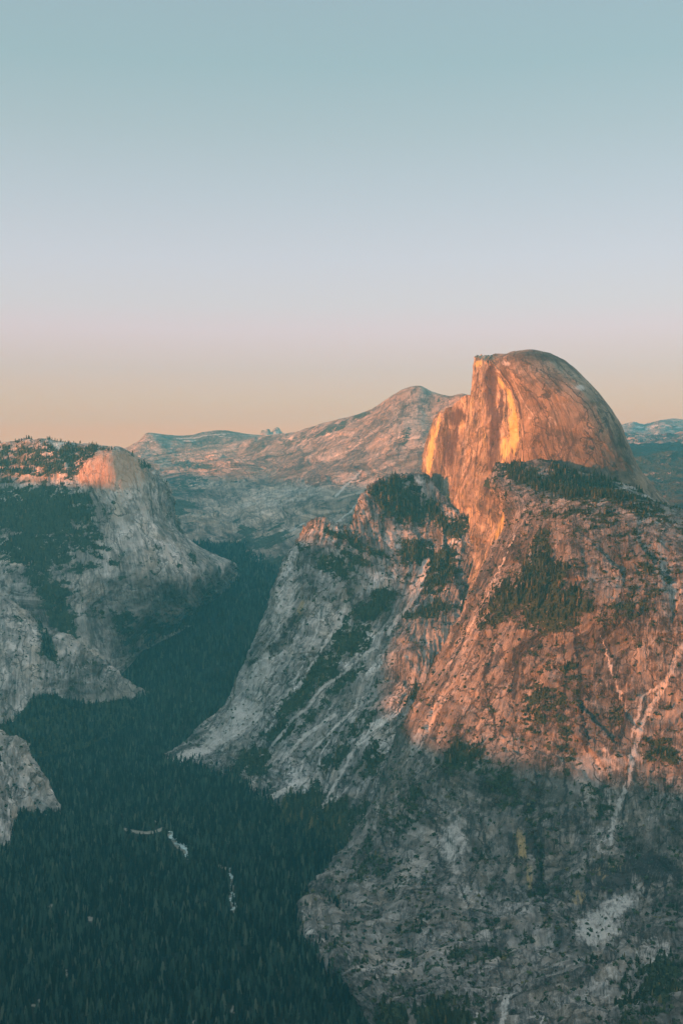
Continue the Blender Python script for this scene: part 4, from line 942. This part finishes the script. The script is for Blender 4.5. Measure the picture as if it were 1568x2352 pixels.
gap = strokes(px, py, PINEGAP, 2.5, 9)
gapb = blobs(px, py, [(120, 2080, 8, 4, 0), (205, 2110, 16, 8, 10), (215, 2150, 7, 6, 0), (155, 2235, 7, 10, 0), (80, 2310, 8, 5, 0), (92, 2298, 6, 6, 0), (540, 2318, 14, 10, -30), (448, 2350, 8, 10, 0), (30, 2135, 5, 4, 0), (285, 2090, 8, 5, 0), (150, 2095, 6, 4, 0)], 4, 10)
floor.mask[..., 0] = 1 - gap - gapb
floor.mask[..., 1] = np.clip(gap + gapb, 0, 1)
GAPF = np.maximum(gap, gapb)
for k_ in (6, 12, 18, 24):
    GAPF = np.maximum(GAPF, strokes(px, py - k_, PINEGAP, 2.5, 9) * 0.93)
    if k_ < 20:
        GAPF = np.maximum(GAPF, blobs(px, py - k_, [(120, 2080, 8, 4, 0), (205, 2110, 16, 8, 10), (155, 2235, 7, 10, 0), (80, 2310, 8, 5, 0), (540, 2318, 14, 10, -30), (448, 2350, 8, 10, 0)], 4, 10) * 0.9)
structure('valley_floor', [floor], M_FLOOR)
SCATTER.append((floor, 'floor'))

# broad ground under everything
gme = bpy.data.meshes.new('ground')
s_ = 21000.0
n_ = 41
gx, gy = np.meshgrid(np.linspace(-11000, 11000, n_), np.linspace(-4500, 19500, n_))
gz = -1075 + 12 * perlin(gx / 3000, gy / 3000, 0 * gx)
ii = np.arange(n_ * n_).reshape(n_, n_)
gf = np.stack([ii[:-1, :-1], ii[:-1, 1:], ii[1:, 1:], ii[1:, :-1]], -1).reshape(-1, 4)
gme = raw_mesh('ground', np.stack([gx, gy, gz], -1).reshape(-1, 3), gf, 4)
gme.materials.append(M_PINE)
o = link(bpy.data.objects.new('ground', gme)); o['kind'] = 'structure'

# ================================================================== WESTERN RIDGE (outside the frame, it casts the evening shade)
HS = [  # (coordinate across the sun, height of the shade line there, where it falls along the sun)
    (-4000, -250, -1500), (800, -520, -1500), (1900, -630, -1500), (2350, -625, -1300), (2850, -645, -1500), (3150, -640, -1500), (3350, -500, -1700), (3650, -300, -1900), (3850, -195, -1950),
    (4300, -170, -1800), (4900, 0, -1200), (5150, 28, -1250), (5600, 35, -1300), (6500, 60, -2600), (7900, 95, -3100), (9500, 95, -3500), (13000, 60, -4000)]
HS = np.array(HS, float)
Q = 2700.0
pc_ = np.linspace(-4000, 10500, 700)
hz = np.interp(pc_, HS[:, 0], HS[:, 1]) + (Q - np.interp(pc_, HS[:, 0], HS[:, 2])) * math.tan(SUN_EL)
hz = hz + 26 * fbm(pc_ / 330, 0 * pc_, 0 * pc_, 6, 0.65)
qq = np.array([-1500, -900, -300, 0, 300, 900, 1700]) + Q
ff = np.array([0.0, 0.35, 0.8, 1.0, 0.85, 0.45, 0.0])
rowsw = []
px_ax = np.array([-0.4226 * 1.0, 0.9063])
for q_, f_ in zip(qq, ff):
    xx = q_ * sdx + pc_ * (sdy)
    yy = q_ * sdy + pc_ * (-sdx)
    rowsw.append(np.stack([xx, yy, -1080 + (hz + 1080) * f_], -1))
rw = np.array(rowsw)
iw = np.arange(rw.shape[0] * rw.shape[1]).reshape(rw.shape[:2])
wf = np.stack([iw[:-1, :-1], iw[:-1, 1:], iw[1:, 1:], iw[1:, :-1]], -1).reshape(-1, 4)
wme = raw_mesh('western_ridge', rw.reshape(-1, 3), wf, 4)
wme.materials.append(M_PINE)
o = link(bpy.data.objects.new('western_ridge', wme)); o['kind'] = 'structure'

# ================================================================== CREEK
m, nt, ns, ls, bs = nodes_of('creek water')
g = ns.new('ShaderNodeNewGeometry')
cc = mixc(nt, ramp2(nt, noise_n(nt, g.outputs['Position'], 0.12, 4, 0.7), 0.4, 0.6), (0.14, 0.26, 0.27), (0.50, 0.60, 0.58))
ls.new(cc, bs.inputs['Base Color']); bs.inputs['Roughness'].default_value = 0.35
M_WATER = m


def floor_z(x, y):
    d = ((floor.V[..., 0] - x) ** 2 + (floor.V[..., 1] - y) ** 2)
    return floor.V[..., 2].ravel()[int(np.argmin(d))]


def creek(pts, w):
    D = np.interp([p[1] for p in pts], FY[::-1], FD[::-1])
    W = np.array([P(p[0], p[1], d) for p, d in zip(pts, D)])
    n = 60
    t = np.linspace(0, 1, n)
    tt = np.linspace(0, 1, len(W))
    c = np.stack([np.interp(t, tt, W[:, i]) for i in range(3)], -1)
    c[:, 0] += 7 * np.sin(t * 23) + rng.normal(0, 2, n)
    d = np.gradient(c, axis=0); nn = np.stack([-d[:, 1], d[:, 0]], -1)
    nn /= np.linalg.norm(nn, axis=1)[:, None]
    ww = w * (0.6 + 0.7 * rng.random(n))[:, None]
    zz = np.array([floor_z(a, b) for a, b in c[:, :2]]) + 2.0
    k = np.ones(5) / 5
    zz = np.convolve(np.pad(zz, 2, 'edge'), k, 'valid') + 1.0
    l = np.concatenate([c[:, :2] + nn * ww, zz[:, None]], 1)
    r = np.concatenate([c[:, :2] - nn * ww, zz[:, None]], 1)
    return l, r


cv, cf = [], []
for pts, w in (([(392, 1915), (402, 1932), (415, 1945), (426, 1950), (431, 1972)], 8), ([(528, 1996), (536, 2015), (532, 2040), (530, 2060), (537, 2080), (539, 2096)], 4)):
    l, r = creek(pts, w)
    o0 = len(cv)
    for a, b in zip(l, r):
        cv += [a, b]
    cf += [(o0 + 2 * i, o0 + 2 * i + 1, o0 + 2 * i + 3, o0 + 2 * i + 2) for i in range(len(l) - 1)]
cme = raw_mesh('water', np.array(cv), np.array(cf), 4)
cme.materials.append(M_WATER)
o = link(bpy.data.objects.new('water', cme)); o['kind'] = 'structure'

# ================================================================== TREES
def conifer(tiers, sides, seed, jag=0.35):
    """unit-height conifer: jagged, drooping skirts of branches; returns verts, tris"""
    r = np.random.default_rng(seed)
    vs, fs = [], []
    for k in range(tiers):
        f = k / tiers
        zb = 0.10 + 0.86 * f
        zt = min(1.0, zb + 1.55 * 0.9 / tiers)
        rad = 0.15 * (1 - f) ** 0.8 + 0.02
        n = sides
        a0 = r.random() * 6.28
        o = len(vs)
        vs.append((r.normal(0, .006), r.normal(0, .006), zt))
        for j in range(n):
            rr = rad * ((1.15 if j % 2 else 1 - jag) + r.normal(0, 0.14))
            a = a0 + j * 2 * math.pi / n
            vs.append((rr * math.cos(a), rr * math.sin(a), zb + r.normal(0, .012) - (0.02 if j % 2 else -0.02)))
        for j in range(n):
            fs.append((o, o + 1 + j, o + 1 + (j + 1) % n))
    return np.array(vs), np.array(fs)


def shrub(seed, n=16):
    """unit rounded bush: leafy facets spread through a dome"""
    r = np.random.default_rng(seed)
    vs, fs = [], []
    for k in range(n):
        d = r.normal(size=3); d[2] = abs(d[2]); d /= np.linalg.norm(d)
        c = d * np.array([0.5, 0.5, 0.75]) * (0.55 + 0.45 * r.random())
        a = r.normal(size=3); a -= d * a.dot(d) * 0.7; a /= np.linalg.norm(a); b = np.cross(d, a)
        s = 0.34
        o = len(vs)
        vs += [c + a * s, c - a * s * .5 + b * s * .9, c - a * s * .5 - b * s * .9]
        fs.append((o, o + 1, o + 2))
    return np.array(vs), np.array(fs)


def stamp(name, protos, pos, scl, which, mat, wide=None):
    """many small plants in one mesh"""
    V, F, off = [], [], 0
    ang = rng.random(len(pos)) * 6.283
    for k, (pv, pf) in enumerate(protos):
        s = which == k
        n = int(s.sum())
        if n == 0:
            continue
        c, si = np.cos(ang[s]), np.sin(ang[s])
        h = scl[s][:, None]
        w = h if wide is None else h * wide[s][:, None]
        x = (pv[None, :, 0] * c[:, None] - pv[None, :, 1] * si[:, None]) * w + pos[s][:, 0:1]
        y = (pv[None, :, 0] * si[:, None] + pv[None, :, 1] * c[:, None]) * w + pos[s][:, 1:2]
        z = pv[None, :, 2] * h + pos[s][:, 2:3]
        V.append(np.stack([x, y, z], -1).reshape(-1, 3))
        F.append((pf[None] + (np.arange(n) * len(pv))[:, None, None]).reshape(-1, 3) + off)
        off += n * len(pv)
    me = raw_mesh(name, np.concatenate(V), np.concatenate(F), 3)
    tnt = np.concatenate([np.repeat(rng.random(int((which == k).sum())), len(pv)) for k, (pv, pf) in enumerate(protos) if (which == k).any()])
    me.attributes.new('tint', 'FLOAT', 'POINT').data.foreach_set('value', tnt.astype(np.float32))
    me.materials.append(mat)
    return link(bpy.data.objects.new(name, me))


def scatter(L, dens):
    """random points on a loft with expected count area*dens per cell"""
    lam = L.area * dens
    cnt = rng.poisson(np.clip(lam[:-1, :-1], 0, 20))
    ci, cj = np.nonzero(cnt)
    rep = cnt[ci, cj]
    ci, cj = np.repeat(ci, rep), np.repeat(cj, rep)
    u, v = rng.random(len(ci)), rng.random(len(ci))
    V = L.V
    p = (V[ci, cj] * ((1 - u) * (1 - v))[:, None] + V[ci, cj + 1] * (u * (1 - v))[:, None]
         + V[ci + 1, cj] * ((1 - u) * v)[:, None] + V[ci + 1, cj + 1] * (u * v)[:, None])
    return p, ci, cj


TP, TH, TW, TN = [], [], [], []      # conifers: position, height, relative width, where
BP, BH = [], []                      # shrubs
for L, kind in SCATTER:
    px, py = L.px()
    inside = (px > -90) & (px < 1660) & (py < 2480) & (py > 900)
    toward = (L.N * L.V).sum(2) / np.linalg.norm(L.V, axis=2) < 0.15
    flat = np.clip(L.N[..., 2], 0, 1)
    veg = L.mask[..., 0]
    if kind == 'floor':
        clump = 0.75 + 0.5 * fbm(L.V[..., 0] / 120, L.V[..., 1] / 120, 0 * px, 3)
        far = sstep(3000, 5000, L.V[..., 1])
        hole = sstep(-0.62, -0.40, perlin(L.V[..., 0] / 55, L.V[..., 1] / 75, 0 * px + 3.3) + 0.3 * perlin(L.V[..., 0] / 17, L.V[..., 1] / 17, 0 * px))
        d = inside * (1 - GAPF) * clump * hole * (1 / 66.0) * (1 - 0.35 * far)
        p, ci, cj = scatter(L, d)
        stand = perlin(p[:, 0] / 90, p[:, 1] / 90, 0 * p[:, 0] + 7)
        h = 25 + 9 * stand + 22 * rng.random(len(p)) ** 2 + 4 * rng.normal(size=len(p)) - 10 * (rng.random(len(p)) < 0.25)
        TP.append(p); TH.append(np.clip(h * 0.84, 8, 46)); TW.append(0.75 + 0.8 * rng.random(len(p)) ** 1.5); TN += ['floor'] * len(p)
        continue
    patch = sstep(0.40, 0.75, veg + 0.25 * fbm(L.V[..., 0] / 30, L.V[..., 1] / 30, L.V[..., 2] / 30, 3))
    tden = {'near': 1 / 130., 'cent': 1 / 150., 'left': 1 / 170., 'lobe': 1 / 150., 'spur': 1 / 110.}[kind]
    tsz = {'near': 13, 'cent': 16, 'left': 17, 'lobe': 22, 'spur': 24}[kind]
    d = inside * toward * patch * tden * (0.25 + flat)
    p, ci, cj = scatter(L, d)
    h = tsz * (0.55 + 0.8 * rng.random(len(p)))
    if kind in ('near', 'cent'):
        ppx, ppy = proj(p)
        big = blobs(ppx, ppy, [(1240, 1350, 120, 90, 0), (920, 1140, 80, 60, 0), (1290, 1110, 160, 40, 8), (1030, 2330, 130, 50, 0), (1060, 1740, 60, 50, 0), (680, 1880, 120, 60, 0)], 0)
        h = h * (1 + 0.55 * big)
    TP.append(p); TH.append(h); TW.append(1.0 + 0.6 * rng.random(len(p))); TN += [kind] * len(p)
    if kind in ('near', 'cent', 'spur', 'lobe'):
        patch2 = sstep(0.28, 0.62, veg + 0.35 * fbm(L.V[..., 0] / 22, L.V[..., 1] / 22, L.V[..., 2] / 22, 3))
        d = inside * toward * patch2 * {'near': 1 / 60., 'cent': 1 / 90., 'spur': 1 / 90., 'lobe': 1 / 140.}[kind]
        p, ci, cj = scatter(L, d)
        BP.append(p); BH.append(2.5 + 4.5 * rng.random(len(p)) ** 2)
        d = inside * toward * (py > 1170) * {'near': 1 / 900., 'cent': 1 / 1500., 'spur': 1 / 900., 'lobe': 1 / 1500.}[kind]
        p, ci, cj = scatter(L, d)
        BP.append(p); BH.append(3 + 6 * rng.random(len(p)) ** 2)
TP, TH, TW = map(np.concatenate, (TP, TH, TW)); TN = np.array(TN)
BP, BH = map(np.concatenate, (BP, BH))

# which ones the viewer sees largest: rough depth buffer of the land
Wb, Hb = 392, 588
zb = np.full((Hb, Wb), 1e9)
for L in [dome, wallL] + [s[0] for s in SCATTER]:
    px, py = L.px()
    ix, iy = (px / 4).astype(int).ravel(), (py / 4).astype(int).ravel()
    ok = (ix >= 0) & (ix < Wb) & (iy >= 0) & (iy < Hb)
    np.minimum.at(zb, (iy[ok], ix[ok]), L.V[..., 1].ravel()[ok])


def seen(p, h, slack=60):
    q = p.copy(); q[:, 2] += 0.7 * h
    px, py = proj(q)
    ix, iy = np.clip((px / 4).astype(int), 0, Wb - 1), np.clip((py / 4).astype(int), 0, Hb - 1)
    return (px > 4) & (px < PW - 4) & (py > 4) & (py < PH - 14) & (q[:, 1] < zb[iy, ix] + slack)


vis = seen(TP, TH)
app = TH / TP[:, 1] * vis
pick = np.argsort(-app)[:300]
chosen = np.zeros(len(TP), bool); chosen[pick] = True
HI = [conifer(9, 10, s) for s in range(4)]
MD = [conifer(6, 8, 20 + s) for s in range(4)]
LO = [conifer(4, 6, 40 + s) for s in range(3)]

# 300 single conifers with trunk and crown
crown_me, trunk_me = [], []
for k, (pv, pf) in enumerate(HI):
    me = raw_mesh('crown', pv, pf, 3); me.materials.append(M_PINE); crown_me.append(me)
    a = np.arange(8) * math.pi / 4
    tv = np.concatenate([np.stack([0.016 * np.cos(a), 0.016 * np.sin(a), 0 * a - 0.02], -1), np.stack([0.004 * np.cos(a), 0.004 * np.sin(a), 0 * a + 0.93], -1)])
    tf = np.array([(i, (i + 1) % 8, 8 + (i + 1) % 8, 8 + i) for i in range(8)])
    me = raw_mesh('trunk', tv, tf, 4); me.materials.append(M_BARK); trunk_me.append(me)
LAB = {'floor': 'tall dark green conifer standing among the nearest trees of the valley forest, lower left',
       'near': 'small dark conifer rooted on the near granite slope below the dome',
       'cent': 'dark conifer growing on the rocky slope between the forest and the dome',
       'spur': 'dark conifer growing on the small grey rock spur at the left edge',
       'lobe': 'dark conifer growing on the apron below the left valley wall', 'left': 'dark conifer on the hazy left valley wall'}
GRP = {'floor': 'nearest conifers of the valley forest', 'near': 'conifers on the near granite slope', 'cent': 'conifers on the central slope',
       'spur': 'conifers on the rock spur', 'lobe': 'conifers on the left apron', 'left': 'conifers on the left wall'}
for i in pick:
    k = int(rng.integers(4))
    e = bpy.data.objects.new('pine_tree', None); col.objects.link(e)
    e.location = TP[i]; e.rotation_euler = (0, 0, rng.random() * 6.28)
    e.empty_display_size = 5
    h = TH[i]; w = h * TW[i] * 0.9
    e['label'] = LAB[TN[i]]; e['category'] = 'tree'; e['group'] = GRP[TN[i]]
    for nm, me in (('trunk', trunk_me[k]), ('crown', crown_me[k])):
        c = bpy.data.objects.new(nm, me); c.parent = e; c.scale = (w, w, h); col.objects.link(c)

rest = ~chosen
isf = np.isin(TN, ['floor', 'lobe', 'spur'])


def forest(name, sel, label, mat):
    idx = np.nonzero(sel)[0]
    D = TP[idx, 1]
    lod = np.where(D < 3000, 0, np.where(D < 3900, 1, 2))
    protos = HI + MD + LO
    base = np.array([0, 4, 8])[lod]; nn = np.array([4, 4, 3])[lod]
    which = base + (rng.random(len(idx)) * nn).astype(int)
    o = stamp(name, protos, TP[idx], TH[idx], which, mat, TW[idx])
    o['kind'] = 'stuff'; o['label'] = label; o['category'] = 'forest'
    return o


forest('forest', rest & isf, 'dense dark green conifer forest filling the valley floor', M_PINE)
forest('slope_trees', rest & ~isf, 'scattered dark conifers covering ledges and gullies of the granite slopes', M_PINE2)
SH = [shrub(60 + s) for s in range(5)]
o = stamp('shrubs', SH, BP, BH, (rng.random(len(BP)) * 5).astype(int), M_BUSH, 1.0 + 0.5 * rng.random(len(BP)))
o['kind'] = 'stuff'; o['label'] = 'low green and brown shrubs spotting the granite slopes'; o['category'] = 'shrubs'
print('trees', len(TP), 'shrubs', len(BP), {k: int((TN == k).sum()) for k in set(TN)})

# ================================================================== HAZE
x0, x1, y0, y1, z0, z1 = -11100, 11100, -6500, 20500, -1150, 1250
hv = np.array([(a, b, c) for a in (x0, x1) for b in (y0, y1) for c in (z0, z1)], float)
hf = np.array([(0, 1, 3, 2), (4, 6, 7, 5), (0, 4, 5, 1), (2, 3, 7, 6), (0, 2, 6, 4), (1, 5, 7, 3)])
hme = raw_mesh('haze', hv, hf, 4)
hm = bpy.data.materials.new('haze'); hm.use_nodes = True
hm.node_tree.nodes.clear()
ho = hm.node_tree.nodes.new('ShaderNodeOutputMaterial')
pv = hm.node_tree.nodes.new('ShaderNodeVolumePrincipled')
pv.inputs['Color'].default_value = HAZE_COLOR + (1,)
pv.inputs['Density'].default_value = HAZE_DENSITY
pv.inputs['Density Attribute'].default_value = ''
pv.inputs['Anisotropy'].default_value = 0.0
hm.node_tree.links.new(pv.outputs[0], ho.inputs['Volume'])
hme.materials.append(hm)
o = link(bpy.data.objects.new('haze', hme)); o['kind'] = 'stuff'
o['label'] = 'thin blue evening haze filling the valley and veiling the far mountains'; o['category'] = 'haze'
